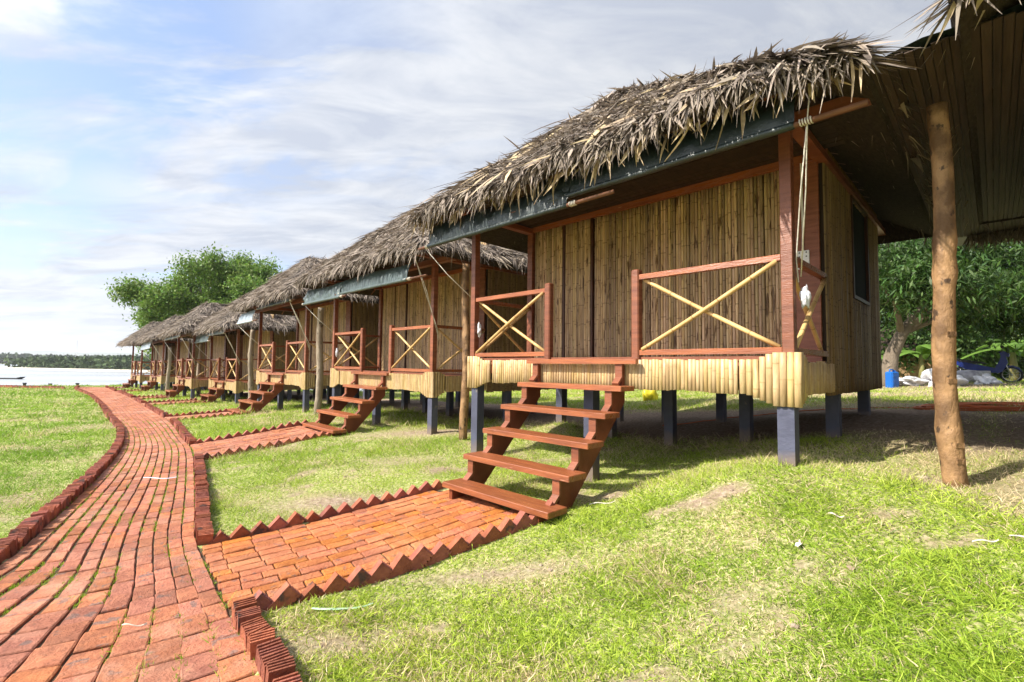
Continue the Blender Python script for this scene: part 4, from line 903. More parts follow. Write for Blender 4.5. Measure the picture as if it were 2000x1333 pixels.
# ------------------------------------------------------------ grass
def grass_mat():
    m=bpy.data.materials.new('grass_blade'); m.use_nodes=True; nt=m.node_tree; N=nt.nodes; L=nt.links; b=N['Principled BSDF']; out=N['Material Output']
    at=N.new('ShaderNodeAttribute'); at.attribute_name='tint'; L.new(at.outputs['Color'],b.inputs['Base Color']); b.inputs['Roughness'].default_value=.55; b.inputs['Specular IOR Level'].default_value=.25
    tr=N.new('ShaderNodeBsdfTranslucent'); L.new(at.outputs['Color'],tr.inputs['Color']); ms=N.new('ShaderNodeMixShader'); ms.inputs[0].default_value=.38; L.new(b.outputs[0],ms.inputs[1]); L.new(tr.outputs[0],ms.inputs[2]); L.new(ms.outputs[0],out.inputs['Surface']); return m
M_grass=grass_mat()
def path_side(x,y):
    return (np.interp(y,CC[:,1],CC[:,0])>x).astype(float)*.7+.3
def build_grass():
    g=np.random.default_rng(77); N=1500000
    th=g.uniform(-R(60),R(60),N); u=g.random(N); r0,r1=1.1,46.; r=(r0**.55+(r1**.55-r0**.55)*u)**(1/.55) if 0 else np.exp(np.log(r0)+(np.log(r1)-np.log(r0))*u**.92)
    x=r*np.sin(th); y=r*np.cos(th)
    clump=fbm(x*2.2+50,y*2.2+8,4); B=bare(x,y); keep=g.random(N)<np.clip((1-B*1.02)*(.55+.9*np.clip((clump-.3)*2.2,0,1)),0.0,1)
    keep&=~path_inside(x,y,.10)&~side_inside(x,y,.09)&(land(x,y)>.3)
    # thinner under the roofs, where it is dark and dry
    keep&=(r<46)
    x=x[keep];y=y[keep];r=r[keep];B=B[keep];clump=clump[keep]; n=len(x)
    z=ground(x,y)-.004
    lod=np.clip(r/5.5,1,9)
    patch=fbm(x*.7+9,y*.7+77,3); dry=fbm(x*1.6+90,y*1.6+14,4)
    tall=np.clip((fbm(x*1.4+11,y*1.4+60,3)-.5)*6,0,1)
    for (cx,cy,rr_) in ((2.1,3.62,.28),(2.35,3.6,.25),(3.0,3.2,.22),(2.7,3.3,.3),(.6,3.6,.35),(-.9,2.6,.25),(1.9,3.1,.3),(-.1,1.9,.4),(1.1,3.75,.3),(1.45,4.1,.4),(2.6,1.6,.3),(-.6,2.2,.25),(1.6,2.2,.2)): tall=np.maximum(tall,np.exp(-((x-cx)**2+(y-cy)**2)/rr_**2))
    L=(g.gamma(3.0,.0058,n)+.010)*(1+1.1*tall)*np.clip(lod,1,2.0)*np.where(B>.4,.7,1)
    Wd=g.uniform(.0022,.0052,n)*lod
    az=g.uniform(0,2*np.pi,n); lean=np.clip(np.abs(g.normal(.70,.42,n)),0,1.45)
    D=np.c_[np.sin(lean)*np.cos(az),np.sin(lean)*np.sin(az),np.cos(lean)]; sa=g.uniform(0,np.pi,n)
    S=nrm(np.cross(D,np.c_[np.cos(sa),np.sin(sa),np.zeros(n)]+1e-3)); bend=np.c_[np.cos(az)*L*.35,np.sin(az)*L*.35,-L*g.uniform(0.,.45,n)]
    c1=np.array([.24,.37,.03]);c2=np.array([.50,.60,.075]);c3=np.array([.70,.57,.35]);c4=np.array([.09,.15,.018])
    left=np.clip((-x-2.2)/2,0,1)*(path_side(x,y))
    f=np.clip(g.normal(.45,.30,n)+(patch-.5)*1.3-.12*left,0,1)[:,None]; C=(c1*(1-f)+c2*f)*(1-left[:,None]*np.array([.30,.17,.2]))
    right=np.clip((x+.6*y-1.2)/3,0,1)*(r<14)   # drier turf on the mound in front of the nearest hut
    dr=g.random(n)<np.clip(.11+(dry-.5)*1.7+B*.6+.15*right-.10*left,.02,.85); C=np.where(dr[:,None],c3*g.uniform(.55,1.2,n)[:,None],C); dk=g.random(n)<.17; C=np.where(dk[:,None]&~dr[:,None],c4,C)
    P=np.c_[x,y,z]; nr=r<4.2; print('blades',n,nr.sum())
    V1,F1=strips(P[nr],D[nr],S[nr],L[nr],Wd[nr],[(0,.8),(.5,1),(1,.12)],bend[nr]); fr=~nr
    V2,F2=strips(P[fr],D[fr],S[fr],L[fr],Wd[fr],[(0,1),(1,.3)],bend[fr]*.5)
    V=np.r_[V1,V2]; F=np.r_[F1,F2+len(V1)]; T=np.r_[np.repeat(C[nr],6,axis=0),np.repeat(C[fr],4,axis=0)]
    link('grass',np_mesh('grass',V,F,M_grass,False,{'tint':T}),kind='stuff')
    # blades of grass growing out of the joints
    n=9000; s=g.random(n)**1.8*14; v=(g.integers(0,12,n))/11+g.normal(0,.006,n); mk=fbm(s*2,v*6+3,3)>.5; s=s[mk];v=v[mk]
    P=np.concatenate([pathpt(a,b) for a,b in zip(s,v)]); e=[];
    rep=4; P=np.repeat(P,rep,axis=0)+g.normal(0,.006,(len(P)*rep,2)); n=len(P); z=G(P[:,0],P[:,1])+.006
    az=g.uniform(0,6.28,n); lean=g.uniform(0,1.0,n); D=np.c_[np.sin(lean)*np.cos(az),np.sin(lean)*np.sin(az),np.cos(lean)]; L=g.gamma(2.5,.008,n)+.008; S=nrm(np.cross(D,g.normal(0,1,(n,3))))
    V,F=strips(np.c_[P,z],D,S,L,g.uniform(.002,.0045,n),[(0,.8),(.5,1),(1,.1)],np.c_[np.zeros(n),np.zeros(n),-L*.2]); T=np.repeat(c1*.9+np.abs(g.normal(0,.1,(n,1)))*c2,6,axis=0)
    link('joint_grass',np_mesh('joint_grass',V,F,M_grass,False,{'tint':T}),kind='stuff')
build_grass()
# ------------------------------------------------------------ trees
def leaf_mat(name,a,b,tr=.35):
    m=pm(name,a,b,scale=.6,rough=.5,rnd='island',rvar=.35,hvar=.02,trans=tr); return m
def leaves_np(P,size,g,up=.3,asp=.45,droop=0.):
    n=len(P); D=nrm(g.normal(0,1,(n,3))+np.array([0,0,-droop])); S=nrm(np.cross(D,nrm(g.normal(0,1,(n,3))*.6+np.array([0,0,1.]))));
    L=g.uniform(.6,1.25,n)*size
    return strips(P,D,S,L,L*asp,[(0,.12),(.45,1),(1,.08)],np.c_[np.zeros(n),np.zeros(n),-L*.15])
def tree(name,label,group,base,trunk,limbs,clumps,nleaf,size,mat,bark,seed,trad=.3,asp=.45,droop=0,cat='tree',shell=.45):
    g=np.random.default_rng(seed); root=bpy.data.objects.new(name,None); COL.objects.link(root); root.location=base; setp(root,label,cat,group)
    m=MB(); pts=trunk; n=len(pts); m.tube(pts,[trad*(1-.5*i/(n-1)) for i in range(n)],10,jit=.06)
    for (i,end,r) in limbs:
        a=Vector(pts[i]); b=Vector(end); mid=(a+b)/2+Vector((g.normal(0,.05),g.normal(0,.05),.12))*(b-a).length; m.tube([a,a.lerp(mid,.5)+Vector((0,0,.02)),mid,mid.lerp(b,.6),b],[r,r*.85,r*.65,r*.45,r*.2],7,jit=.06)
        for _ in range(3):
            c=mid.lerp(b,g.uniform(0,.9)); d=c+Vector(g.normal(0,1,3))*(b-a).length*.25; m.tube([c,(c+d)/2+Vector((0,0,.03)),d],[r*.35,r*.25,r*.08],5)
    m.ob('trunk',bark,root,smooth=True)
    C=np.array(clumps,float); w=C[:,3]**2; w/=w.sum(); idx=g.choice(len(C),nleaf,p=w); d=nrm(g.normal(0,1,(nleaf,3))); rad=C[idx,3]*(g.random(nleaf)**shell)
    # twigs: gather leaves in sprays
    P=C[idx,:3]+d*rad[:,None]*np.array([1,1,.75]); k=max(1,nleaf//14); ctr=P[:k]; j=g.integers(0,k,nleaf); P=ctr[j]+g.normal(0,1,(nleaf,3))*size*1.5
    V,F=leaves_np(P,size,g,asp=asp,droop=droop); link('crown',np_mesh('crown',V,F,mat),root); return root
M_bark=pm('grey_brown_bark',(.20,.16,.12),(.11,.085,.06),scale=5,rough=.9,bump=1.2,bscale=14,stretch=(1,1,.4))
M_lf1=leaf_mat('light_feathery_leaves',(.10,.19,.03),(.19,.28,.05)); M_lf2=leaf_mat('deep_green_mango_leaves',(.024,.055,.011),(.062,.12,.02),.25); M_lf3=leaf_mat('mixed_green_leaves',(.04,.085,.015),(.10,.15,.03)); M_lf4=leaf_mat('bright_banana_leaf',(.10,.20,.03),(.16,.27,.05),.45)
def big_tree():
    g=np.random.default_rng(4); bx,by=-25.8,40.5; base=(bx,by,-1.1); cl=[]
    # lobes measured from the outline of the crown (x across, height above the base)
    for x,z,r in ((-5.9,5.3,1.0),(-5.1,6.9,1.4),(-4.2,5.0,1.6),(-3.0,7.6,1.7),(-2.6,4.6,1.9),(-1.5,6.5,2.2),(-1.2,9.2,1.5),(.2,8.4,2.0),(1.2,10.0,1.5),(1.4,6.4,2.3),(2.9,8.2,1.9),(4.4,9.3,1.4),(4.7,6.9,2.0),(5.9,7.9,1.3),(6.8,5.6,1.3),(3.6,5.1,2.0),(-3.9,3.0,1.3),(-4.8,2.6,.9),(.2,4.4,2.2),(7.6,5.8,.9)):
        for q in range(4): cl.append((x*.89+.2+g.normal(0,.3),g.normal(0,1.8),z*.97+g.normal(0,.25),r*g.uniform(.45,.72)))
    limbs=[(3,(x*.85,g.normal(0,1),z*.9),.16) for x,z in ((-4.6,6.2),(-2.8,7.2),(-1,8.4),(1.2,9.0),(4.2,8.4),(5.0,6.2),(-3.6,3.8),(3.2,5.0))]
    t=tree('tree','large spreading green tree behind the far huts','',base,[(.3,0,0),(.2,0,1),(.05,0,2),(0,0,3),(.2,0,4.5)],limbs,cl,105000,.24,M_lf1,M_bark,3,.38,asp=.5)
big_tree()
t=tree('tree','small tree peeking above the roofs right of the large tree','',(-17.0,36,-1.6),[(0,0,0),(.1,0,1.5),(0,0,3.2)],[(2,(-.8,0,5.6),.07),(2,(1.2,0,6.3),.07)],[(-1.5,0,5.2,1.1),(.2,0,5.6,.9),(1.2,.4,6.6,.8),(-.6,0,4.4,1.2),(1.6,0,5.0,.9)],5200,.16,M_lf1,M_bark,8,.16)
# mango tree on the right
def mango():
    bx,by=11.5,14.6; b=(bx,by,gz(bx,by)-.1); g=np.random.default_rng(9)
    trunk=[(0,0,0),(.05,0,.5),(.12,0,1.0),(.42,-.05,1.7),(.9,-.1,2.3),(1.3,-.2,3.1)]
    cl=[]
    for x,y,z,r in ((-.5,-1.6,3.1,.9),(.2,-1.9,2.85,.7),(1.2,-1.5,2.75,.7),(2.4,-.6,3.0,1.1),(3.8,-.2,3.1,1.2),(.6,.6,3.8,1.6),(2.2,.8,4.2,1.8),(4.0,.8,4.2,1.7),(5.4,0,3.3,1.3),(-1.6,.6,3.6,1.3),(3.2,-1.6,2.7,.6),(5.0,-1.6,2.75,.7),(1.9,.6,2.6,.8),(3.2,1.2,2.3,.9),(4.6,1.2,2.2,.9),(6.6,.6,3.0,1.4),(6.2,-.8,2.5,.7)): 
        for q in range(3): cl.append((x+g.normal(0,.3),y+g.normal(0,.3),z+g.normal(0,.2),r*g.uniform(.6,.9)))
    limbs=[(3,(2.6,-.6,2.8),.13),(4,(4.2,0,3.2),.12),(3,(-1,-.8,3.2),.10),(5,(3.0,.8,4.2),.12),(4,(1.4,-1.6,2.9),.07),(3,(5.4,-.4,2.6),.09)]
    cl=[(a,b,c+(.3 if c<2.7 else 0),d*.85) for a,b,c,d in cl]; t=tree('mango_tree','old mango tree with a leaning pale trunk behind the blue can','',b,trunk,limbs,cl,52000,.2,M_lf2,M_bark,12,.24,asp=.26,droop=.5)
mango()
for i,(x,y,h_,w_,lab) in enumerate(((20,24,7,4.5,'dark leafy tree beyond the motorcycle'),(26,30,9,6,'tall dense tree at the far right behind the banana plants'),(14,27,7,4.5,'leafy tree behind the mango trunk'),(8,30,7,4.5,'bushy tree seen below the huts beyond the lawn'),(32,24,8,5,'leafy tree at the far right edge'),(2,32,4,3.5,'low bushy tree behind the second hut'),(21,34,9,5,'tallest dark tree in the back on the right'),(-6,27,2.6,2.2,'round bush behind the third hut'))):
    g=np.random.default_rng(60+i); cl=[(g.normal(0,w_*.36),g.normal(0,w_*.36),h_*g.uniform(.12,.95),w_*g.uniform(.2,.34)) for _ in range(22)]
    tree('tree',lab,'background trees',(x,y,gz(x,y)-.1),[(0,0,0),(.1,0,h_*.3),(0,.1,h_*.6)],[(1,(w_*.3,0,h_*.7),.08),(2,(-w_*.3,0,h_*.8),.08)],cl,24000,.27,M_lf3 if i%2 else M_lf2,M_bark,70+i,.16,asp=.4)
def hedge():
    g=np.random.default_rng(15); n=60000; t=g.random(n); P0=np.array([3.,27.]);P1=np.array([40.,24.]); P=P0+(P1-P0)*t[:,None]; P=P+g.normal(0,.6,(n,2)); zz=ground(P[:,0],P[:,1])+g.random(n)**1.3*(1.6+1.2*fbm(t*40,t*0+2,3))
    V,F=leaves_np(np.c_[P,zz],.22,g); link('undergrowth',np_mesh('undergrowth',V,F,M_lf3),kind='stuff')
hedge()
# banana plants
def banana(x,y,h_,label,seed):
    rr=random.Random(seed); root=bpy.data.objects.new('banana_plant',None); COL.objects.link(root); root.location=(x,y,gz(x,y)-.05); setp(root,label,'banana plant','banana plants on the right')
    m=MB(); m.tube([(0,0,0),(.02,0,h_*.3),(0,.02,h_*.6)],[.12,.10,.06],9); m.ob('stem',M_bstem,root,smooth=True)
    for i in range(9):
        az=i*2.4+rr.uniform(-.3,.3); L=rr.uniform(1.1,1.7); el=rr.uniform(.5,1.25); w=.26; mm=MB(); n=12; d=Vector((math.cos(az),math.sin(az),0)); s=Vector((-d.y,d.x,0))
        for k in range(n):
            t=k/(n-1); c=Vector((0,0,h_*.58))+d*(L*t*math.cos(el)+L*.25*t*t)+Vector((0,0,L*t*math.sin(el)-L*.75*t*t)); ww=w*math.sin(math.pi*min(1,.08+t*.95))**.6 if t>.12 else .02
            for e in (-1,0,1): mm.v.append(tuple(c+s*e*ww+Vector((0,0,.07 if e==0 else 0))))
        mm.f=[(k*3+e,k*3+e+1,(k+1)*3+e+1,(k+1)*3+e) for k in range(n-1) for e in (0,1)]; mm.ob('leaf',M_lf4,root,smooth=True)
M_bstem=pm('banana_stem',(.22,.22,.08),(.16,.10,.05),scale=4,rough=.6,stretch=(1,1,.3))
for i,(x,y,h_,lab) in enumerate(((19.6,18.6,2.0,'bright banana plant behind the motorcycle'),(17.6,20.5,1.9,'banana plant left of the motorcycle'),(21.5,20.5,2.3,'banana plant at the right edge behind the motorcycle'),(15.6,21.5,1.7,'small banana plant behind the log post'),(18.8,23,2.2,'hindmost banana plant before the hedge'))): banana(x,y,h_,lab,i+3)
# old thatched shed
def shed():
    x,y=18.5,24.; root=bpy.data.objects.new('shed',None); COL.objects.link(root); root.location=(x,y,gz(x,y)); root.rotation_euler=(0,0,-.5); setp(root,'low brown thatched shed among the trees behind the log post','shed')
    MB().box(-1.8,1.8,-1.2,1.2,0,1.5).ob('wall',M_wallside,root); MB().box(-.45,.35,-1.22,-1.203,0,1.3).ob('door_opening',M_wallgap,root)
    m=MB(); m.prism([(-1.6,1.35),(1.6,1.35),(0,2.5)],-2.2,2.2,Matrix(((0,1,0,0),(1,0,0,0),(0,0,1,0),(0,0,0,1)))); m.ob('roof',M_shell,root)
shed()
# ------------------------------------------------------------ things on the right
def at(px,py,z):  return None
M_blue=pm('blue_plastic',(.012,.11,.42),(.01,.09,.34),scale=3,rough=.4)
def jerrycan():
    x,y=11.15,14.0; g_=gz(x,y); m=MB(); m.cbox(-.15,.15,-.11,.11,0,.47,.03); o=m.ob('jerrycan',M_blue,label='blue plastic jerrycan standing by the mango trunk',cat='jerrycan'); o.location=(x,y,g_); o.rotation_euler=(0,0,.3)
    m=MB(); m.tube([(-.09,0,.46),(-.09,0,.53),(.05,0,.53),(.05,0,.46)],.018,8); m.ob('handle',M_blue,o,smooth=True); m=MB(); m.tube([(.11,0,.46),(.11,0,.51)],.03,10); m.ob('cap',M_blue,o)
    for z in (.12,.24,.36): MB().box(-.11,.11,-.118,-.1105,z-.03,z+.03).ob('rib',M_blue,o)
jerrycan()
for i,(x,y,r_,sq,lab) in enumerate(((12.5,13.9,.34,(1.2,.8,.75),'grey-white crumpled plastic sack beside the mango trunk'),(14.3,14.4,.2,(1.3,.8,.8),'small white plastic scrap just left of the log post'),(11.9,14.3,.3,(1.2,.9,.5),'heap of crumpled plastic behind the blue can'))):
    o=blob_ob('plastic_sack',(x,y,gz(x,y)+r_*.45),r_,20+i,M_plastic,sq,n=4,amp=.6,label=lab,cat='plastic sack'); 
M_box=pm('printed_plastic_bundle',(.60,.58,.60),(.35,.33,.38),scale=6,rough=.35,bump=1,bscale=10,c3=(.25,.10,.09),spots=(7,.62))
o=blob_ob('plastic_bundle',(15.6,16.4,gz(15.6,16.4)+.26),.36,31,M_box,(1.3,.7,.62),n=3,amp=.25,label='white plastic-wrapped bundle lying beside the motorcycle',cat='bundle')
def motorbike():
    x,y=17.0,17.1; root=bpy.data.objects.new('motorcycle',None); COL.objects.link(root); root.location=(x,y,gz(x,y)); root.rotation_euler=(0,0,R(-48)); setp(root,'blue step-through motorcycle parked by the banana plants','motorcycle')
    K=pm('black_rubber',(.02,.02,.02),rough=.7); Bl=pm('metallic_blue_paint',(.012,.03,.17),(.01,.02,.12),scale=2,rough=.25,coat=.6); Si=pm('alloy',(.5,.5,.5),rough=.3,metal=.8); Hl=pm('clear_headlight',(.6,.65,.7),rough=.1)
    def wheel(cx):
        w=MB(); pts=[(cx+.26*math.cos(a*math.pi/12),0,.29+.26*math.sin(a*math.pi/12)) for a in range(25)]; w.tube(pts,.038,8,False); o=w.ob('wheel',K,root,smooth=True)
        s=MB(); s.tube([(cx+.225*math.cos(a*math.pi/12),0,.29+.225*math.sin(a*math.pi/12)) for a in range(25)],.014,6,False); s.tube([(cx,-.06,.29),(cx,.06,.29)],.04,10)
        for i in range(10): a=i*math.pi/5; s.tube([(cx,0,.29),(cx+.22*math.cos(a),0,.29+.22*math.sin(a))],.008,4)
        s.ob('rim',Si,o,smooth=True)
    wheel(.62);wheel(-.62)
    m=MB(); m.tube([(.62,-.07,.29),(.5,-.07,.62),(.44,0,.95)],.022,8); m.tube([(.62,.07,.29),(.5,.07,.62),(.44,0,.95)],.022,8); m.ob('fork',Si,root,smooth=True)
    Mx=Matrix(((1,0,0,0),(0,1,0,0),(0,0,1,0),(0,0,0,1)))
    m=MB(); m.prism([(.9,.38),(.82,.54),(.66,.62),(.48,.60),(.42,.52),(.5,.54),(.66,.56),(.8,.48)],-.06,.06); m.ob('front_fender',Bl,root)
    m=MB(); m.prism([(.28,.32),(.42,.40),(.56,.70),(.50,.98),(.40,1.02),(.36,.80),(.22,.50)],-.2,.2); m.ob('leg_shield',Bl,root)
    m=MB(); m.prism([(.30,.36),(.24,.52),(-.05,.60),(-.3,.66),(-.85,.82),(-.9,.72),(-.5,.46),(-.2,.34)],-.11,.11); m.ob('body',Bl,root)
    m=MB(); m.prism([(.02,.66),(-.05,.74),(-.3,.77),(-.7,.86),(-.82,.85),(-.8,.79),(-.3,.67)],-.13,.13); m.ob('seat',K,root)
    m=MB(); m.prism([(.58,.90),(.60,1.02),(.48,1.12),(.34,1.10),(.38,.96)],-.12,.12); m.ob('headlight_cowl',Bl,root); m=MB(); m.prism([(.597,.93),(.615,1.0),(.57,1.05),(.56,.93)],-.08,.08); m.ob('headlight',Hl,root)
    m=MB(); m.tube([(.36,-.33,1.06),(.42,-.15,1.1),(.42,.15,1.1),(.36,.33,1.06)],.014,7)
    for s in (-1,1): m.tube([(.40,s*.25,1.09),(.44,s*.3,1.22)],.007,5)
    m.ob('handlebar',K,root,smooth=True)
    for s in (-1,1): m=MB(); m.tube([(.44,s*.30,1.22),(.43,s*.31,1.28),(.44,s*.36,1.30)],[.035,.05,.02],8); m.ob('mirror',K,root,smooth=True)
    m=MB(); m.box(-.22,.12,-.12,.12,.2,.42); m.tube([(.0,-.13,.3),(-.4,-.16,.24),(-.85,-.17,.34)],[.02,.035,.045],8); m.ob('engine',Si,root)
    m=MB(); m.prism([(-.84,.84),(-.95,.90),(-.97,.85),(-.86,.78)],-.07,.07); m.ob('tail_light',pm('red_lens',(.4,.01,.01),rough=.2),root)
motorbike()
def hose():
    M=pm('orange_hose',(.70,.20,.07),(.55,.14,.05),scale=2,rough=.5); m=MB(); g=random.Random(6)
    for i in range(9):
        a,b=1.25+g.uniform(-.45,.4),.34+g.uniform(-.1,.12); cx,cy=7.25+g.uniform(-.15,.15),6.6+g.uniform(-.1,.1); n=40; ph=g.uniform(0,6); pts=[]
        for k in range(n+1):
            t=2*math.pi*k/n; x=cx+a*math.cos(t)*math.cos(-.25)-b*math.sin(t)*math.sin(-.25); y=cy+a*math.cos(t)*math.sin(-.25)+b*math.sin(t)*math.cos(-.25); pts.append((x,y,gz(x,y)+.015+.004*i+.01*math.sin(t*3+ph)))
        m.tube(pts,.0095,6,False)
    pts=[]
    for k in range(30): x=6.2-k*.13; y=7.2+k*.02+.08*math.sin(k*.4); pts.append((x,y,gz(x,y)+.012))
    m.tube(pts,.008,6); m.ob('hose',M,smooth=True,label='loose coil of orange hose lying on the ground at the right',cat='hose')
hose()
o=blob_ob('plastic_sack',(3.9,13.5,gz(3.9,13.5)+.18),.24,44,pm('yellow_plastic',(.6,.5,.03),(.45,.38,.02),scale=5,rough=.4),(.8,.8,1.1),amp=.3,label='yellow plastic sack seen under the nearest hut',cat='plastic sack')
# litter
M_dryleaf=pm('bleached_leaf_strip',(.60,.55,.47),(.42,.36,.28),scale=20,rough=.7); M_green=pm('pale_green_plastic_strip',(.32,.46,.30),rough=.4); M_violet=pm('pale_violet_plastic',(.5,.48,.62),(.65,.62,.7),scale=20,rough=.4)
def litter(name,x,y,L,w,ang,mat,label,cat,z=None,curl=.02):
    m=MB(); n=10; s=1
    for i in range(n):
        t=i/(n-1); c,sn=math.cos(ang+.5*(t-.5)),math.sin(ang+.5*(t-.5)); px_,py_=x+c*L*(t-.5),y+sn*L*(t-.5); zz=(gz(px_,py_) if z is None else float(G(px_,py_))+z)+.014+curl*math.sin(t*6)*.4+curl*.5
        ww=w*(.3+.7*math.sin(math.pi*min(1,t+.1))); 
        for e in (-1,0,1): m.v.append((px_-sn*e*ww/2,py_+c*e*ww/2,zz+(.006 if e==0 else 0)))
    m.f=[(i*3+e,i*3+e+1,(i+1)*3+e+1,(i+1)*3+e) for i in range(n-1) for e in (0,1)]; return m.ob(name,mat,smooth=True,label=label,cat=cat)
litter('leaf_strip',2.62,2.42,.2,.012,-.9,M_dryleaf,'long bleached leaf strip on the grass at the right edge','dry leaf'); litter('leaf_strip',2.45,2.5,.11,.012,-.4,M_dryleaf,'short bleached leaf strip left of the long one at the right','dry leaf')
litter('plastic_scrap',2.05,1.8,.16,.05,-.7,M_plastic,'torn white plastic scrap at the lower right','plastic scrap')
litter('leaf_strip',.75,3.95,.22,.006,-.2,M_dryleaf,'pale twig on the grass beside the foot of the red stairs','twig'); litter('plastic_strip',-.93,2.72,.34,.02,.15,M_green,'pale green plastic strip beside the saw-toothed kerb','plastic strip')
litter('plastic_strip',-4.2,5.75,.40,.016,.05,M_violet,'pale violet plastic strip lying on the brick path','plastic strip',z=.025)
litter('leaf_strip',1.62,2.72,.07,.03,.8,M_dryleaf,'tiny pale leaf scrap near the stilt mound','dry leaf'); litter('leaf_strip',1.95,2.9,.08,.02,-.6,M_dryleaf,'small pale leaf scrap right of the bare scrape','dry leaf')
litter('twig',-1.95,2.55,.12,.003,.2,M_dryleaf,'thin straw curl on the bricks at the bottom','straw',z=.025); litter('leaf_strip',3.3,2.55,.5,.012,-.12,M_dryleaf,'long thin pale stalk on the grass at the right','stalk')
def stones():
    g=random.Random(3); M=pm('soil_clod',(.22,.16,.11),(.34,.27,.2),scale=8,rough=.95,bump=1); V=[];me=bpy.data.meshes.new('clods'); import bmesh; tot=bmesh.new()
    for i in range(260):
        x=g.uniform(-2,5);y=g.uniform(1.6,6); 
        if float(bare(np.array([x]),np.array([y]))[0])<.35 or path_inside(np.array([x]),np.array([y]),.1)[0] or side_inside(np.array([x]),np.array([y]),.1)[0]: continue
        b=blob(1,g.uniform(.006,.022),i,(1,1,.6),.3); 
        for v in b.verts: v.co+=Vector((x,y,gz(x,y)+.003))
        tm=bpy.data.meshes.new('t'); b.to_mesh(tm); b.free(); tot.from_mesh(tm); bpy.data.meshes.remove(tm)
    tot.to_mesh(me); tot.free(); me.materials.append(M); link('soil_clods',me,kind='stuff')
stones()
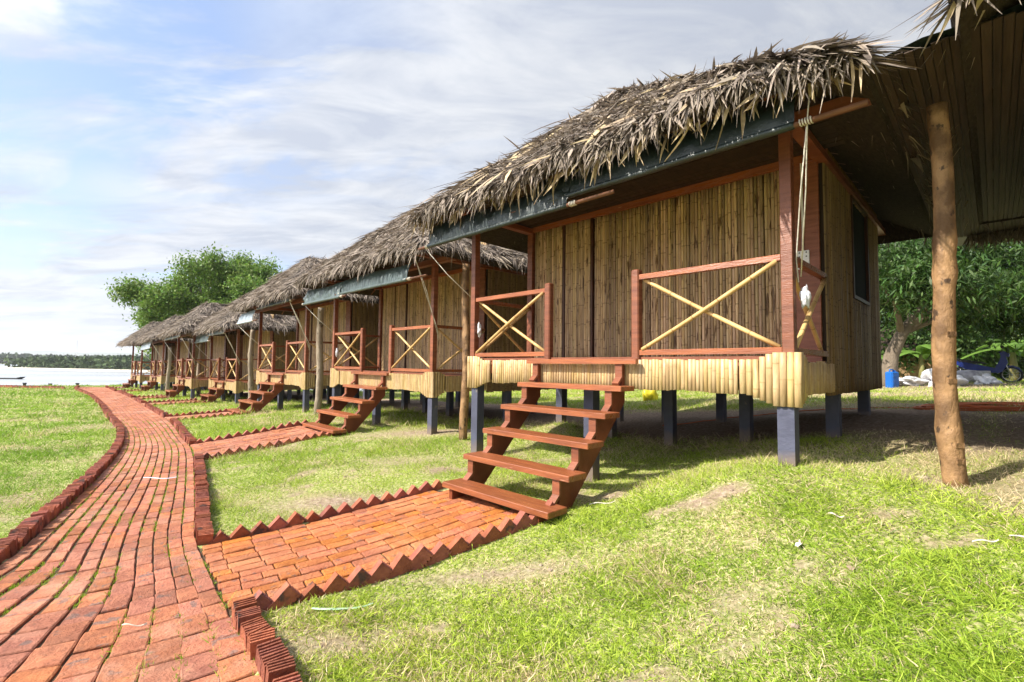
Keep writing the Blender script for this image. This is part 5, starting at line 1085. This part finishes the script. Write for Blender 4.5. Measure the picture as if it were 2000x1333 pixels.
# ------------------------------------------------------------ far shore
def far_shore():
    M=pm('distant_wood',(.045,.075,.03),(.075,.11,.045),scale=.05,rough=1,rnd='island',rvar=.35)
    g=np.random.default_rng(2)
    def belt(name,x0,y0,x1,y1,h0,h1,n,size,label):
        t=g.random(n); x=x0+(x1-x0)*t+g.normal(0,4,n); y=y0+(y1-y0)*t+g.random(n)*30; hh=h0+(h1-h0)*t; top=hh*(.55+.75*fbm(t*60,t*0+3.,4)); z=SEA+g.random(n)**.8*top
        P=np.c_[x,y,z]; D=nrm(g.normal(0,1,(n,3))); S=nrm(np.cross(D,g.normal(0,1,(n,3)))); V,F=strips(P,D,S,np.full(n,size),np.full(n,size),[(0,.5),(.5,1),(1,.4)],np.zeros((n,3))); link(name,np_mesh(name,V,F,M),kind='stuff')
    belt('far_wood',-215,205,-130,170,4.6,4.2,9000,1.2,'')
    belt('far_wood',-660,520,-120,470,10,8.5,16000,2.6,'')
    # low land beneath
    Ml=pm('distant_land',(.10,.11,.05),(.15,.13,.08),scale=.02,rough=1); Ms=pm('pale_beach',(.5,.46,.38),rough=1)
    def strip_land(name,pts,h,mat):
        V=[];n=len(pts)
        for x,y in pts: V+= [(x,y,SEA-.5),(x*1.01,y+6,SEA+h),(x*1.6,y+260,SEA+h)]
        link(name,np_mesh(name,V,[(i*3+e,i*3+e+3,i*3+e+4,i*3+e+1) for i in range(n-1) for e in (0,1)],mat),kind='structure')
    strip_land('land',[(-900,560),(-600,500),(-330,470),(-100,470),(100,470)],.5,Ml)
    strip_land('beach',[(-232,212),(-215,196),(-180,172),(-140,150),(-90,140),(-40,150)],.35,Ms)
    # hills
    Mh=pm('distant_hills',(.06,.10,.06),(.09,.12,.07),scale=.004,rough=1)
    n=200; V=[]
    for i in range(n):
        t=i/(n-1); x=-5200+t*6200; y=3600; h=35+95*float(fbm(np.array([t*7.]),np.array([4.2]),5)[0])*(.55+.45*math.sin(t*5+.6)); V+= [(x,y,SEA-2),(x,y+500,SEA+h),(x,y+1500,SEA-2)]
    link('hills',np_mesh('hills',V,[(i*3+e,i*3+e+3,i*3+e+4,i*3+e+1) for i in range(n-1) for e in (0,1)],Mh,True),kind='structure')
    Mw=pm('white_house_wall',(.62,.6,.56),rough=.9); Mr=pm('rusty_roof',(.33,.14,.09),(.4,.36,.33),scale=.3,rough=.9,rnd='obj',rvar=.4)
    r=random.Random(8)
    for i in range(16):
        x=-455+i*12.5+r.uniform(-3,3); y=452+r.uniform(-4,6)-i*.5; w=r.uniform(3.5,6.5); d=3; h=r.uniform(1.8,2.8)
        root=bpy.data.objects.new('waterside_house',None); COL.objects.link(root); root.location=(x,y,SEA+.35); root.rotation_euler=(0,0,r.uniform(.5,.9)); setp(root,'tiny pale house of the village on the far shore','house','village houses on the far shore')
        MB().box(-w,w,-d,d,-.8,h).ob('wall',Mw,root); MB().prism([(-d-.3,h-.1),(d+.3,h-.1),(0,h+1.5)],-w-.4,w+.4,Matrix(((0,1,0,0),(1,0,0,0),(0,0,1,0),(0,0,0,1)))).ob('roof',Mr,root)
    m=MB(); x,y=-420,460
    m.tube([(x-1.2,y,SEA),(x-.2,y,SEA+24)],.22,4); m.tube([(x+1.2,y,SEA),(x+.2,y,SEA+24)],.22,4)
    for k in range(8): z=SEA+2+k*2.6; m.tube([(x-1.1+k*.1,y,z),(x+1.1-k*.1,y,z+2.2)],.12,4)
    m.ob('radio_mast',M_metal,label='thin radio mast rising over the far shore',cat='mast')
    Mk=pm('wet_dark_wood',(.03,.03,.03),rough=.6)
    for i,(x,y,h,lab) in enumerate(((-45.3,44.5,.62,'leftmost dark mooring stump in the shallow water'),(-43.6,45.2,.55,'middle dark mooring stump in the shallow water'),(-41.4,45.6,.6,'rightmost dark mooring stump in the shallow water'))):
        m=MB(); m.tube([(x,y,SEA-.5),(x+.02,y,SEA+h),(x+.03,y,SEA+h+.3)],[.10,.09,.16],7); m.ob('mooring_stump',Mk,label=lab,cat='mooring stump')
    m=MB(); 
    for s,(x,y,z) in enumerate(((-84,79,0),)): m.v=[]; m.prism([(-3.2,.28),(-2.6,-.1),(2.6,-.1),(3.4,.34),(2.5,.16),(-2.4,.14)],-.45,.45)
    o=m.ob('rowing_boat',Mk,label='small dark boat low in the water at the left edge',cat='boat'); o.location=(-83,78,SEA+.05)
far_shore()
# ------------------------------------------------------------ humid air
def haze():
    m=bpy.data.materials.new('humid_air'); m.use_nodes=True; N=m.node_tree.nodes; L=m.node_tree.links; N.clear(); out=N.new('ShaderNodeOutputMaterial'); v=N.new('ShaderNodeVolumePrincipled'); v.inputs['Color'].default_value=(.86,.9,.96,1); v.inputs['Density'].default_value=.00022; v.inputs['Anisotropy'].default_value=.2
    L.new(v.outputs[0],out.inputs['Volume']); MB().box(-9500,9500,-300,9500,SEA-1.6,150).ob('haze',m,kind='stuff')
USE_HAZE=True
if USE_HAZE: haze()
